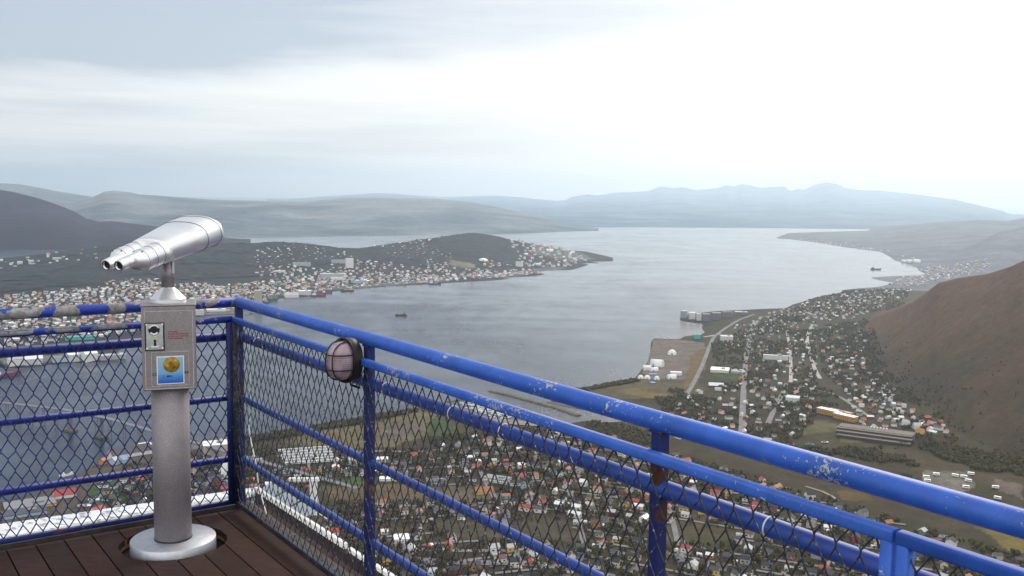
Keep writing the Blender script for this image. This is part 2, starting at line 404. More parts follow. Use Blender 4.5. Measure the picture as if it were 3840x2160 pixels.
# --- mainland outline (traced shoreline, unprojected to the water level)
shoreA = [(-500, 2000), (-250, 1930), (0, 1880), (130, 1850), (240, 1803), (330, 1757), (420, 1708), (520, 1672), (600, 1655), (700, 1642), (800, 1640),
 (923, 1636), (1055, 1614), (1169, 1595), (1338, 1566), (1441, 1545), (1562, 1533), (1700, 1545), (1790, 1575), (1960, 1592), (2110, 1590), (2200, 1575),
 (2290, 1585), (2370, 1584), (2330, 1560), (2200, 1538), (2110, 1512), (2060, 1504), (2110, 1480), (2156, 1454), (2250, 1440), (2300, 1428), (2379, 1418), (2403, 1389), (2428, 1356), (2437, 1323), (2441, 1281), (2453, 1268),
 (2548, 1271), (2569, 1259), (2631, 1253), (2644, 1245), (2632, 1232), (2635, 1213), (2573, 1206), (2549, 1196), (2560, 1180), (2680, 1166), (2788, 1161), (2860, 1157), (2946, 1155),
 (2973, 1141), (3009, 1131), (3064, 1113), (3152, 1097), (3160, 1087), (3203, 1082), (3294, 1075), (3345, 1063), (3352, 1060), (3301, 1051), (3265, 1042), (3263, 1040), (3356, 1034),
 (3466, 1032), (3469, 1025), (3444, 1014), (3440, 1003), (3396, 988), (3356, 977), (3338, 963), (3301, 944), (3210, 932), (3152, 924), (3064, 909), (2973, 898), (2905, 893)]
polyA = world(shoreA)
def pol(azd, r): return (r*math.sin(R_(azd)), r*math.cos(R_(azd)))
polyA += [pol(16, 11500), pol(24, 15000), pol(44, 16000), pol(75, 9000), pol(110, 3000), pol(180, 3000), pol(-110, 3000), pol(-60, 1700)]
polyA = [(float(x), float(y)) for x, y in polyA]
# breakwaters as tongues of land are built separately.
# hills rising from the coast: foot curve, crest curve, crest distance
bumpsA = []
def bump_def(foot, crest, rc, p=1.15, rough=6, fall=1.0):
    fa, fr = rcurve(foot, WATER+6)
    ca, ce = azcurve(crest)
    rca, rcr = np.array([azel(u, 900)[0] for u, _ in rc]), np.array([r for _, r in rc], float)
    return (fa, fr, ca, ce, rca, rcr, p, rough, fall)
mtn = bump_def([(3240, 1235), (3265, 1330), (3330, 1420), (3400, 1470), (3470, 1530), (3560, 1600), (3640, 1670), (3840, 1760), (4100, 1850), (4600, 1950)],
 [(3240, 1215), (3290, 1187), (3420, 1140), (3480, 1095), (3520, 1061), (3593, 1043), (3703, 1028), (3794, 999), (3840, 977), (4100, 860), (4600, 700)],
 [(3240, 3350), (3420, 3000), (3600, 2800), (3840, 2600), (4600, 2400)], 1.1, 10)
farB = bump_def([(2973, 896), (3100, 907), (3250, 928), (3380, 955), (3480, 985), (3600, 1010), (3840, 1030), (4400, 1040)],
 [(2973, 889), (3100, 885), (3228, 879), (3374, 853), (3520, 837), (3666, 827), (3776, 831), (3840, 820), (4100, 790), (4400, 780)],
 [(2973, 11500), (3228, 12000), (3520, 12500), (3840, 12500), (4400, 12000)], 1.1, 8)
fold = bump_def([(3480, 985), (3600, 1010), (3840, 1030), (4400, 1040)], [(3480, 982), (3560, 955), (3739, 875), (3840, 850), (4400, 820)],
 [(3480, 7600), (3840, 8600), (4400, 8600)], 1.1, 4)
bumpsA = [mtn, farB, fold]
def apply_bumps(az, r, z, bumps, x, y):
    for fa, fr, ca, ce, rca, rcr, p, rough, fall in bumps:
        rf = np.interp(az, fa, fr); rs = np.interp(az, rca, rcr); el = np.interp(az, ca, ce)
        zs = CH+rs*el; H = np.maximum(zs-(WATER+5), 0); t = (r-rf)/np.maximum(rs-rf, 1)
        up = np.clip(t, 0, 1)**p; dn = np.clip(1-(t-1)*fall, 0, 1); dn = dn*dn*(3-2*dn)
        h = np.where(t <= 1, up, dn)*H
        h = h*np.where((az < fa[0]-.002), 0, 1)
        nz = (fbm(x/260, y/260, 11, 5)-.5)*2*rough*np.clip(t*4, 0, 1)*np.clip(1.35-t, .12, 1)
        z = np.where(h > .5, np.maximum(z, WATER+4+h+nz*np.clip(h/6, 0, 1)), z)
    return z
def heightA(x, y):
    x = np.asarray(x, float); y = np.asarray(y, float); r = np.hypot(x, y); az = np.arctan2(x, y)
    d = polydist(x, y, polyA)
    z = WATER+np.clip(d*.10, -6, 3)+np.clip((d-60)*.012, 0, 9)+(d > 5)*(fbm(x/90, y/90, 3, 3)-.5)*3*np.clip(d/120, 0, 1)
    slope = -9-(r-9)*.515
    slope = np.where(r < 1000, slope+(fbm(x/40, y/40, 5, 4)-.5)*np.clip((r-20)/6, 0, 18), -9999)
    zz = np.maximum(z, slope)
    return apply_bumps(az, r, zz, bumpsA, x, y)
def place(u, v, hf=None, z0=WATER+4):
    hf = hf or heightA; z = z0
    for _ in range(4):
        p = onz(u, v, z); z = .5*z+.5*float(hf(np.array([p[0]]), np.array([p[1]]))[0])
        z = min(z, -5)
    return float(p[0]), float(p[1]), float(hf(np.array([p[0]]), np.array([p[1]]))[0])

def cover_paint(X, Y, col, patches, nz=18, sc=60.):
    jx = (fbm(X/sc, Y/sc, 21, 3)-.5)*nz; jy = (fbm(X/sc, Y/sc, 31, 3)-.5)*nz
    for pts, c, *z in patches:
        k = inpoly(X+jx, Y+jy, world(pts)); n = .8+.4*fbm(X/35, Y/35, 41, 3)
        col[k] = np.array(c)[None]*n[k][:, None]
    return col
print('terrain A')
azs = np.concatenate([np.linspace(R_(-95), R_(-34), 40)[:-1], np.linspace(R_(-34), R_(36), 760), np.linspace(R_(36), R_(95), 40)[1:]])
rs = np.concatenate([np.geomspace(3, 820, 90)[:-1], np.geomspace(820, 5200, 300), np.geomspace(5200, 16500, 90)[1:]])
AZ, RR = np.meshgrid(azs, rs); X = RR*np.sin(AZ); Y = RR*np.cos(AZ)
Z = heightA(X.ravel(), Y.ravel()).reshape(X.shape)
xf, yf, zf = X.ravel(), Y.ravel(), Z.ravel()
n1 = fbm(xf/140, yf/140, 51, 4)[:, None]; n2 = fbm(xf/420, yf/420, 61, 4)[:, None]
olive = np.array([.062, .052, .027]); brown = np.array([.105, .073, .038]); dk = np.array([.040, .033, .019])
col = dk+(olive-dk)*np.clip((n1-.3)*2.4, 0, 1)+(brown-olive)*np.clip((n2-.52)*3.5, 0, 1)*.8
# heath covered mountain to the right
def mtn_t(az, r):
    fa, fr, ca, ce, rca, rcr = mtn[:6]
    return (r-np.interp(az, fa, fr))/np.maximum(np.interp(az, rca, rcr)-np.interp(az, fa, fr), 1)
t = mtn_t(AZ.ravel(), RR.ravel()); k = (t > -.02) & (AZ.ravel() > R_(20)) & (t < 1.3)
tt = np.clip(t[:, None]*1.2+(n1-.5)*.9, 0, 1)
hc = np.array([.046, .036, .021])*(1-tt)+np.array([.128, .068, .038])*tt
gul = fbm(xf/60+yf/400, yf/500, 71, 4)[:, None]
hc = hc*(.84+.32*gul)
kk = np.clip((t+.02)/.08, 0, 1)[:, None]*k[:, None]
col = col*(1-kk)+hc*kk
far_hazed = (RR.ravel() > 4700) & (AZ.ravel() > R_(13))
fc = np.array([.165, .165, .185])*(.6+.8*n1); col[far_hazed] = fc[far_hazed]  # pale bluish tint: haze painted into the far coast's ground colour
patches = [
 ([(1420, 1590), (1560, 1540), (1640, 1560), (1600, 1640), (1480, 1690), (1200, 1690), (1060, 1660), (1200, 1612)], (.135, .115, .06)),
 ([(1420, 1600), (1580, 1590), (1600, 1625), (1500, 1660), (1420, 1660)], (.13, .105, .085)),
 ([(1600, 1590), (1665, 1560), (1720, 1610), (1660, 1660), (1610, 1640)], (.05, .075, .025)),
 ([(1290, 1806), (1400, 1795), (1430, 1826), (1200, 1835)], (.055, .095, .025)),
 ([(1180, 1838), (1440, 1826), (1570, 1836), (1600, 1890), (1250, 1890)], (.125, .095, .052)),
 ([(1580, 1830), (1850, 1840), (1880, 1880), (1700, 1905), (1600, 1880)], (.125, .10, .065)),
 ([(2080, 1496), (2160, 1458), (2330, 1435), (2420, 1420), (2600, 1425), (2640, 1470), (2560, 1500), (2300, 1500), (2480, 1560), (2380, 1580), (2330, 1560), (2200, 1537)], (.10, .082, .045)),
 ([(2300, 1470), (2380, 1460), (2520, 1490), (2440, 1500)], (.17, .12, .05)),
 ([(2450, 1275), (2560, 1278), (2640, 1290), (2620, 1350), (2580, 1390), (2560, 1430), (2440, 1425), (2410, 1400), (2432, 1360)], (.165, .135, .115)),
 ([(2590, 1340), (2650, 1300), (2640, 1380), (2610, 1440), (2560, 1460), (2570, 1400)], (.15, .10, .045)),
 ([(2680, 1400), (2790, 1408), (2780, 1430), (2690, 1430)], (.055, .08, .028)),
 ([(2500, 1560), (2600, 1590), (2560, 1640), (2460, 1620)], (.22, .20, .18)),
 ([(3075, 1495), (3220, 1500), (3240, 1535), (3100, 1540)], (.045, .045, .025)),
 ([(3050, 1590), (3150, 1600), (3140, 1630), (3000, 1640)], (.115, .10, .05)),
 ([(3140, 1654), (3320, 1654), (3310, 1668), (3140, 1672)], (.12, .115, .04)),
 ([(2640, 1690), (2960, 1690), (3240, 1745), (3460, 1830), (3840, 1975), (3840, 2110), (3400, 1960), (3000, 1830), (2700, 1760)], (.060, .047, .027)),
 ([(3150, 1850), (3260, 1870), (3280, 1900), (3160, 1895)], (.11, .075, .03)),
 ([(3640, 1990), (3840, 2040), (3840, 2110), (3760, 2090)], (.16, .13, .035)),
 ([(3450, 1785), (3630, 1785), (3660, 1850), (3560, 1880), (3480, 1850)], (.175, .155, .125)),
 ([(3730, 1820), (3840, 1840), (3840, 1900), (3740, 1860)], (.15, .12, .095)),
 ([(0, 1900), (430, 1720), (560, 1700), (620, 1680), (700, 1760), (400, 1900), (0, 2000)], (.10, .082, .062)),
 ([(330, 1840), (520, 1790), (560, 1830), (420, 1900), (340, 1890)], (.055, .085, .028)),
 ([(713, 1760), (850, 1700), (873, 1780), (740, 1800)], (.05, .07, .028)),
 ([(720, 1630), (900, 1640), (900, 1700), (720, 1690)], (.15, .14, .14)),
 ([(1600, 1960), (2100, 1960), (2250, 2060), (1700, 2040)], (.075, .062, .04)),
 ([(2440, 1990), (2560, 1970), (2800, 2010), (2700, 2060), (2500, 2060)], (.085, .07, .036)),
]
col = cover_paint(xf, yf, col, patches)
ground = link('terrain', big_mesh('terrain', np.stack([xf, yf, zf], 1), grid_quads(*X.shape), mat_terr, col=col)); struct(ground)

# --- island
shoreI = [(-700, 1470), (-400, 1420), (-150, 1392), (0, 1377), (55, 1379), (132, 1376), (190, 1366), (276, 1359), (373, 1357), (469, 1350), (470, 1336), (440, 1318), (478, 1290), (560, 1262), (640, 1225), (716, 1192), (800, 1182),
 (905, 1180), (948, 1179), (948, 1174), (935, 1170), (955, 1166), (1000, 1146), (1021, 1131), (1055, 1117), (1145, 1112), (1200, 1105), (1245, 1093), (1319, 1084), (1459, 1073), (1614, 1064), (1700, 1059), (1789, 1054), (1848, 1051),
 (1914, 1045), (1880, 1041), (1988, 1036), (2044, 1029), (2030, 1024), (2010, 1020), (2044, 1015), (2147, 1011), (2209, 992), (2176, 986), (2243, 986.5), (2243, 984), (2210, 980), (2299, 979.5), (2299, 977)]
crestI = [(-700, 990), (-400, 985), (-150, 978), (0, 970), (149, 957), (261, 944), (335, 935), (391, 930), (600, 922), (820, 913), (900, 914), (947, 914), (993, 910), (1055, 907), (1117, 911), (1179, 919), (1273, 930), (1325, 933), (1397, 924), (1490, 911), (1583, 899), (1662, 888),
 (1724, 879), (1755, 875), (1786, 876), (1833, 882), (1911, 897), (1988, 913), (2066, 929), (2128, 942), (2181, 950), (2206, 963), (2237, 970), (2299, 978)]
polyI = world(shoreI)
for u, r in ((2299, 6400), (2200, 7000), (2000, 7300), (1700, 7400), (1300, 6500), (900, 6800), (500, 6900), (335, 6700), (150, 6350), (0, 6230), (-150, 6100), (-400, 5900), (-700, 5700)):
    polyI.append(pol(math.degrees(azel(u, 940)[0]), r))
hillI = bump_def([(-700, 1090), (0, 1080), (400, 1060), (900, 1050), (1100, 1030), (1400, 1020), (1600, 1015), (1800, 1000), (2000, 985), (2140, 985), (2299, 981)], crestI,
 [(-700, 5400), (0, 6150), (335, 6200), (600, 5900), (1055, 5700), (1325, 5600), (1755, 6300), (2066, 6500), (2299, 6200)], 1.25, 5, 1.4)
def heightI(x, y):
    x = np.asarray(x, float); y = np.asarray(y, float); r = np.hypot(x, y); az = np.arctan2(x, y); d = polydist(x, y, polyI)
    z = WATER+np.clip(d*.10, -6, 3.2)+np.clip((d-100)*.008, 0, 10)+(d > 20)*(fbm(x/120, y/120, 4, 3)-.5)*3
    return np.where(d > 25, apply_bumps(az, r, z, [hillI], x, y), z)
azs = np.linspace(R_(-42), R_(7), 620); rs = np.geomspace(2100, 8200, 300)
AZ, RR = np.meshgrid(azs, rs); X = RR*np.sin(AZ); Y = RR*np.cos(AZ); xf, yf = X.ravel(), Y.ravel(); zf = heightI(xf, yf)
n1 = fbm(xf/160, yf/160, 52, 4)[:, None]
col = np.array([.022, .022, .025])*(1-n1)*1.5+np.array([.036, .034, .034])*n1
patI = [([(1697, 914), (1830, 915), (1840, 926), (1760, 928), (1697, 926)], (.24, .13, .085)), ([(1832, 914), (1940, 918), (1945, 927), (1850, 924)], (.20, .135, .10)),
 ([(1690, 996), (1780, 999), (1782, 1008), (1680, 1003)], (.19, .16, .10)), ([(1930, 938), (2020, 944), (1960, 950)], (.19, .13, .10)), ([(1810, 935), (1900, 945), (1900, 958), (1820, 955)], (.09, .065, .075)),
 ([(2050, 940), (2130, 946), (2190, 962), (2240, 972), (2150, 985), (2050, 975), (1980, 970)], (.13, .125, .125)), ([(1150, 1060), (1250, 1055), (1250, 1068), (1120, 1075)], (.075, .085, .05)),
 ([(1700, 1040), (1880, 1042), (2020, 1026), (2130, 1005), (2060, 1000), (1900, 1025), (1750, 1032)], (.13, .125, .13)),
 ([(0, 1345), (240, 1330), (470, 1335), (465, 1348), (240, 1356), (30, 1376)], (.15, .145, .14)), ([(860, 1150), (940, 1165), (940, 1178), (760, 1180)], (.15, .145, .14)),
 ([(1060, 1112), (1240, 1088), (1700, 1054), (1690, 1044), (1230, 1075), (1040, 1104)], (.12, .115, .115))]
col = cover_paint(xf, yf, col, patI, 30, 80.)
isl = link('island', big_mesh('island', np.stack([xf, yf, zf], 1), grid_quads(*X.shape), mat_isl, col=col)); struct(isl)

# canopy of the island woods : a rough closed layer over the ground where the trees stand
WI = (fbm(xf/190, yf/190, 91, 3)+.25*(fbm(xf/60, yf/60, 92, 2)-.5) > .43).reshape(X.shape); dI = polydist(xf, yf, polyI).reshape(X.shape)
townI = [[(-200, 1120), (330, 1078), (560, 1062), (960, 1045), (1250, 1010), (1700, 1010), (2000, 1000), (2060, 1036), (1200, 1115), (950, 1185), (700, 1200), (-200, 1400)], [(1850, 925), (2130, 938), (2310, 975), (2200, 1010), (1950, 1000)], [(1680, 910), (1960, 912), (1960, 930), (1680, 930)], [(1660, 990), (1800, 990), (1800, 1012), (1660, 1012)]]
for t_ in townI: WI &= ~inpoly(X, Y, world(t_))
WI &= dI > 120
zc_ = zf.reshape(X.shape)+.6+3.4*vnoise(X/13, Y/22, 93)+2.2*vnoise(X/40, Y/45, 94)
qd = grid_quads(*X.shape); kq = WI.ravel()[qd].all(1); qd = qd[kq]; us, inv = np.unique(qd, return_inverse=True)
canopy_mat = plain('island_canopy', (.027, .027, .029), .95, 0, .55, .018, .1)
struct(link('woodland', big_mesh('woodland', np.stack([xf, yf, zc_.ravel()], 1)[us], inv.reshape(-1, 4), canopy_mat, smooth=False)), 'stuff', 'dark woods covering the island hills', 'trees')

# --- far hills
def ridge(name, shore, crest, r1, colA, colB, seed, rough=40, p=1.15, nr=90, nc=420, back=.35):  # bluer, paler ground colours of the farther ridges hold some painted haze
    sa, sr = rcurve(shore, WATER+.5); ca, ce = azcurve(crest)
    r1a = np.array([azel(u, 760)[0] for u, _ in r1]); r1r = np.array([r for _, r in r1], float)
    a = np.linspace(ca[0], ca[-1], nc); r0 = np.interp(a, sa, sr); rc = np.interp(a, r1a, r1r); zc = CH+rc*np.interp(a, ca, ce)
    s = np.concatenate([np.linspace(-.02, 1, nr), np.linspace(1, 1+back, 12)[1:]])[:, None]
    r = r0+(rc-r0)*s; az = np.broadcast_to(a, r.shape); x = r*np.sin(az); y = r*np.cos(az)
    H = zc-WATER; up = np.clip(s, 0, 1)**p; dn = 1-np.clip((s-1)/back, 0, 1)**1.3*.9
    n = (fbm(x/1300, y/1300, seed, 6)-.5)*2; ridg = 1-np.abs(fbm(x/2100, y/2100, seed+9, 5)-.5)*4
    z = WATER+H*np.where(s <= 1, up, dn)+rough*(n+ridg*.6)*np.clip(s*3, 0, 1)*np.clip((1-s)*3+.11, .10, 1)*np.clip(H/150, 0, 1.)
    z = np.where(s < 0, WATER-8, np.maximum(z, WATER+1+s*3)); z[-1] = WATER-5
    m1 = fbm(x.ravel()/700, y.ravel()/700, seed+3, 5)[:, None]; hh = np.clip((z.ravel()[:, None]-WATER)/500, 0, 1)
    col = np.array(colA)+(np.array(colB)-np.array(colA))*np.clip((m1-.35)*2.2+hh*.6, 0, 1)
    return struct(link(name, big_mesh(name, np.stack([x.ravel(), y.ravel(), z.ravel()], 1), grid_quads(*x.shape), mat_far, col=col)))
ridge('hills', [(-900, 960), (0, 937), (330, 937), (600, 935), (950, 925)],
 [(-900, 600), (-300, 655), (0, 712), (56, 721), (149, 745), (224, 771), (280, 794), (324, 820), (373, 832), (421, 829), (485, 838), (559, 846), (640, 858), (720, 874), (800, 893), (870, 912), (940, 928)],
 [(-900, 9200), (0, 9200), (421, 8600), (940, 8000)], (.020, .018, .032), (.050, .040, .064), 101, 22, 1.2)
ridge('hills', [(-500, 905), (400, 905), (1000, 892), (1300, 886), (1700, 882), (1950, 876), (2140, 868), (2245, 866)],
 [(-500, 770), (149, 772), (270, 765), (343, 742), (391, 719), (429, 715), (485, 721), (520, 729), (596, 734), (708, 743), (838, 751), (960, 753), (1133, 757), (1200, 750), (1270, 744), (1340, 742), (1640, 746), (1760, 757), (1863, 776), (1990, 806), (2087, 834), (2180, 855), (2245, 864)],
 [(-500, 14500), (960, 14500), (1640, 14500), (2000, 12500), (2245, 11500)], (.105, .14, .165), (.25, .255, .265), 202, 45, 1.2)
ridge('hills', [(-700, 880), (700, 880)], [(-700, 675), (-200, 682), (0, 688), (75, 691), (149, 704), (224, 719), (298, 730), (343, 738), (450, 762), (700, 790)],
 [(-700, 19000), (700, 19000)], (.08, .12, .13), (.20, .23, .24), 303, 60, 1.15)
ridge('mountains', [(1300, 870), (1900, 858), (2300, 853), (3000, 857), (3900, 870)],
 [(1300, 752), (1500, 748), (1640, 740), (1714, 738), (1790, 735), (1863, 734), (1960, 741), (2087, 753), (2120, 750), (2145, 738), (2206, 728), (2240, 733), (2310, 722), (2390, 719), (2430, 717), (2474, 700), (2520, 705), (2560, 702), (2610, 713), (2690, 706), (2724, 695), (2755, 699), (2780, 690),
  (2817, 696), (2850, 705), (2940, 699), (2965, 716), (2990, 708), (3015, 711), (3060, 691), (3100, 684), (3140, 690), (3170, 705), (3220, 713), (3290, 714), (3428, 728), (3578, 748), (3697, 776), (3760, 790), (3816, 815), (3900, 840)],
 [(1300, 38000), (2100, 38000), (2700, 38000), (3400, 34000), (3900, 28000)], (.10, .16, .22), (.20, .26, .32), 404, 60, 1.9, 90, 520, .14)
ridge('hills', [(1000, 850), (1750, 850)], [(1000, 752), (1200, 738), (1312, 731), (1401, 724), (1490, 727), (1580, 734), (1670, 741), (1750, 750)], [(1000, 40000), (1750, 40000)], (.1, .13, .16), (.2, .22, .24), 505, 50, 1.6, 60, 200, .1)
# ------------------------------------------------------------------ viewing deck
COR = np.array([-1.452, 5.045]); AR, AL = R_(-54.1), R_(214.6)
DR = np.array([math.cos(AR), math.sin(AR)]); DL = np.array([math.cos(AL), math.sin(AL)])
NR = np.array([DR[1], -DR[0]]); NR = NR if NR@(-COR) > 0 else -NR          # inward normals
NL = np.array([DL[1], -DL[0]]); NL = NL if NL@(-COR) > 0 else -NL
def PR(s, z, off=0): p = COR+DR*s+NR*off; return (p[0], p[1], z)
def PL(s, z, off=0): p = COR+DL*s+NL*off; return (p[0], p[1], z)
COL = np.array([-1.611, 4.4716])
VD = np.array([COL[0], COL[1]]); VD = VD/np.linalg.norm(VD); VS = np.array([VD[1], -VD[0]])   # away from / across the line of sight
HC = COL+VD*.035
def in_hole_t(o, d):            # chord of the oval cut-out along a plank line
    q = np.array([(o-HC)@VS/.25, (o-HC)@VD/.235]); e = np.array([d@VS/.25, d@VD/.235])
    a, b, c = e@e, 2*q@e, q@q-1; disc = b*b-4*a*c
    return None if disc <= 0 else ((-b-math.sqrt(disc))/2/a, (-b+math.sqrt(disc))/2/a)
dk = MB(); PW, GAP = .118, .007; tones = []
S0, S1 = -.035, 6.2
for k in range(-1, 46):
    t0 = .0+k*(PW+GAP)+.012; nsub = 8
    ts = [t0+PW*j/nsub for j in range(nsub+1)]
    base = [COR+NR*t for t in ts]
    # plank runs along DR; the left edge of the deck follows DL
    def s_start(t):              # where the line COR+NR*t+DR*s meets the left fence line (offset .03 outward)
        A = np.array([DR, -DL]).T; x = np.linalg.solve(A, -NR*t-NL*.03*-1); return x[0]
    st = [s_start(t) for t in ts]
    hs = [in_hole_t(b, DR) for b in base]
    tone = random.uniform(.75, 1.2)
    def slab(sa, sb, idx):
        up = [tuple(base[j]+DR*sa[j])+(0,) for j in idx]+[tuple(base[j]+DR*sb[j])+(0,) for j in reversed(idx)]
        n0 = len(dk.v); dk.prism([(p[0], p[1]) for p in up], -.034, 0); tones.extend([tone]*(len(dk.v)-n0))
    run = []
    full = [S1]*(nsub+1)
    if not any(hs): slab(st, full, list(range(nsub+1)))
    else:
        idx = [j for j in range(nsub+1) if hs[j]]; rest = [j for j in range(nsub+1) if not hs[j]]
        if len(idx) >= 2:
            slab(st, [h[0] if h else 0 for h in hs], idx); slab([h[1] if h else 0 for h in hs], full, idx)
        if rest:
            lo = [j for j in rest if j < idx[0]]+[idx[0]]; hi = [idx[-1]]+[j for j in rest if j > idx[-1]]
            if len(lo) >= 2: slab(st, full, lo)
            if len(hi) >= 2: slab(st, full, hi)
deck = dk.build('deck', mat_wood, recalc=False)
a = deck.data.color_attributes.new('tone', 'FLOAT_COLOR', 'POINT')
a.data.foreach_set('color', np.array([[t, t, t, 1] for t in tones], np.float32).ravel())
struct(deck)
cut = MB(); ring_ = [HC+VS*.2505*math.cos(a_)+VD*.2355*math.sin(a_) for a_ in np.linspace(0, 2*PI, 73)]
for q0, q1 in zip(ring_[:-1], ring_[1:]): cut.add([(q0[0], q0[1], -.05), (q1[0], q1[1], -.05), (q1[0], q1[1], -.002), (q0[0], q0[1], -.002)], [(0, 1, 2, 3)])
cut.build('cut_edge', mat_woodcut, deck, recalc=False)
bmv = deck.modifiers.new('bevel', 'BEVEL'); bmv.width = .003; bmv.segments = 1; bmv.limit_method = 'ANGLE'
sub = MB()      # dark joists and plate under the boards
c0 = COR+NL*.0
sub.prism([tuple(COR+DL*-.01+DR*-.01), tuple(COR+DR*6.2), tuple(COR+DR*6.2+DL*5.5), tuple(COR+DL*5.5)], -.10, -.062)
struct(sub.build('deck_base', mat_hole))
edge_b = MB()
edge_b.sweep(PR(-.02, -.05, -.035), PR(6.2, -.05, -.035), [(-.022, -.09), (.022, -.09), (.022, .072), (-.022, .072)])
edge_b.sweep(PL(-.02, -.05, -.035), PL(5.5, -.05, -.035), [(-.022, -.09), (.022, -.09), (.022, .062), (-.022, .062)])
struct(edge_b.build('deck_edge', plain('weathered_edge_board', (.075, .06, .058), .8, 0, .4, 12), bevel=.004))

# ------------------------------------------------------------------ railings
ZT, ZF, Z3, Z4, Z5, ZB = 1.113, 1.026, .9335, .6036, .271, .046
def rrect(w, h, r, n=3):
    o = []
    for cx, cy, a0 in ((w/2-r, h/2-r, 0), (-w/2+r, h/2-r, 90), (-w/2+r, -h/2+r, 180), (w/2-r, -h/2+r, 270)):
        for k in range(n+1):
            a = R_(a0+90*k/n); o.append((cx+r*math.cos(a), cy+r*math.sin(a)))
    return o
def sq_post(mb, P, s, z0, z1, w=.036, off=0):
    a, b = P(s, z0, off), P(s, z1, off); mb.sweep(a, b, rrect(w, w, .004, 2), upv=(DR[0], DR[1], 0) if P is PR else (DL[0], DL[1], 0), smooth=False)
def wire_mesh(P, s0, s1, z0, z1, off, half=.0023, ca=.057, cb=.107, jit=.0):
    mb = MB(); nx = int((s1-s0)/ca)+1; nz = int((z1-z0)/(cb/2))+1; hv = .011; prof = [(-half, -half), (half, -half), (half, half), (-half, half)]
    jr = random.Random(int(s0*1000)+7); J = {}
    def node(i, j):
        if (i, j) not in J: J[(i, j)] = (jr.gauss(0, .0022), jr.gauss(0, .0026))
        x = s0+(i+(.5 if j % 2 else 0))*ca; a_ = J[(i, j)]; sag = .006*math.sin(x*2.3+j*.35)
        return x+a_[0]+sag*.6, z1-j*cb/2+a_[1]+sag
    def seg(xa, za, xb, zb):
        # clip
        if max(xa, xb) < s0 or min(xa, xb) > s1: return
        if za < z0 and zb < z0: return
        def lerp(t): return xa+(xb-xa)*t, za+(zb-za)*t
        t0, t1 = 0., 1.
        for (va, vb, lo, hi) in ((xa, xb, s0, s1), (za, zb, z0, z1)):
            if va == vb:
                continue
            ta, tb = (lo-va)/(vb-va), (hi-va)/(vb-va)
            if ta > tb: ta, tb = tb, ta
            t0, t1 = max(t0, ta), min(t1, tb)
        if t1-t0 < .02: return
        (x0, q0), (x1, q1) = lerp(t0), lerp(t1)
        mb.sweep(P(x0, q0, off), P(x1, q1, off), prof, upv=(NR[0], NR[1], 0) if P is PR else (NL[0], NL[1], 0), caps=False)
    for j in range(0, nz+1):
        for i in range(-1, nx+1):
            x, z = node(i, j)
            w = 1.5
            seg(x, z+hv/2, x, z-hv/2)
            for di in ((0, 1) if j % 2 else (-1, 0)):
                x2, z2 = node(i+di, j+1); seg(x, z-hv/2, x2, z2+hv/2)
    return mb
def frame(P, s0, s1, off, w=.03, sq=True):
    mb = MB(); pr = rrect(w, w, .007, 3)
    mb.sweep(P(s0, ZF, off), P(s1, ZF, off), pr, smooth=True); mb.sweep(P(s0, ZB, off), P(s1, ZB, off), rrect(.024, .024, .004, 2), m=1, smooth=True)
    for s in (s0+w/2-.001, s1-w/2+.001): mb.sweep(P(s, ZB+.012, off), P(s, ZF-w/2+.004, off), pr, upv=(DR[0], DR[1], 0) if P is PR else (DL[0], DL[1], 0), m=1 if s < .2 else 0, smooth=True)
    return mb
mat_framedark = paint('worn_and_shade_frame', (.016, .019, .045), (.3, .3, .32), .6, (7, .5, (.02, .018, .03), (.035, .03, .04), (.16, .15, .15)), .5)  # dark worn bottom bar; on the right corner stile the dark is painted shade
# right side
rail = empty('railing', (COR[0], COR[1], 0)); rail_inv = Matrix.Translation((-COR[0], -COR[1], 0))
def part(mb, name, mat, parent, **kw):
    o = mb.build(name, mat, parent, **kw); o.matrix_parent_inverse = Matrix.Translation((-COR[0], -COR[1], 0)) if parent.type == 'EMPTY' else Matrix.Identity(4); return o
tag(rail, 'bright blue chipped tube railing with worn wire mesh, running from the corner towards the viewer', 'railing')
hb_ = MB().tube([PR(-.02, ZT), PR(.9, ZT), PR(1.6, ZT+.001), PR(2.6, ZT-.001), PR(3.6, ZT), PR(6.2, ZT)], .0275, 24)
part(hb_, 'handrail', mat_rail, rail)
posts_r = (.02, 1.50, 3.155, 4.80)
for i, s in enumerate(posts_r):
    q = MB(); sq_post(q, PR, s, -.05, ZT-.018)
    if i: q.sweep(PR(s-.024, ZT-.026), PR(s+.024, ZT-.026), rrect(.04, .008, .002, 1))
    part(q, 'post', [mat_post, mat_post, mat_rust, mat_rail_clean][i], rail, recalc=True)
for z, r, m in ((Z3, .0245, mat_rail_mid), (Z4, .0172, mat_rail_mid), (Z5, .0172, mat_rail_mid)):
    part(MB().tube([PR(.03, z, -.004), PR(3, z, -.004), PR(6.2, z, -.004)], r, 18), 'rail', m, rail)
MO = .036
for (s0, s1, fm) in ((.045, 3.868, mat_rail), (3.876, 6.2, mat_rail_clean)):
    fr = part(frame(PR, s0, s1, MO), 'mesh_panel', [fm, mat_framedark], rail)
    wm_ = wire_mesh(PR, s0+.012, s1-.012, ZB, ZF-.01, MO+.004, .0016).build('wire_mesh', mat_wire_r, fr, recalc=False)
for s in (1.64, 2.13, 2.44, 3.52, .28):
    part(MB().lathe([(.0245, -.0018), (.0268, -.0018), (.0268, .0018), (.0245, .0018)], PR(s, Z3, -.004), 24, caps=False, mat=Matrix.Rotation(AR, 3, 'Z') @ Matrix.Rotation(PI/2, 3, 'Y')), 'cable_tie', mat_white, rail)
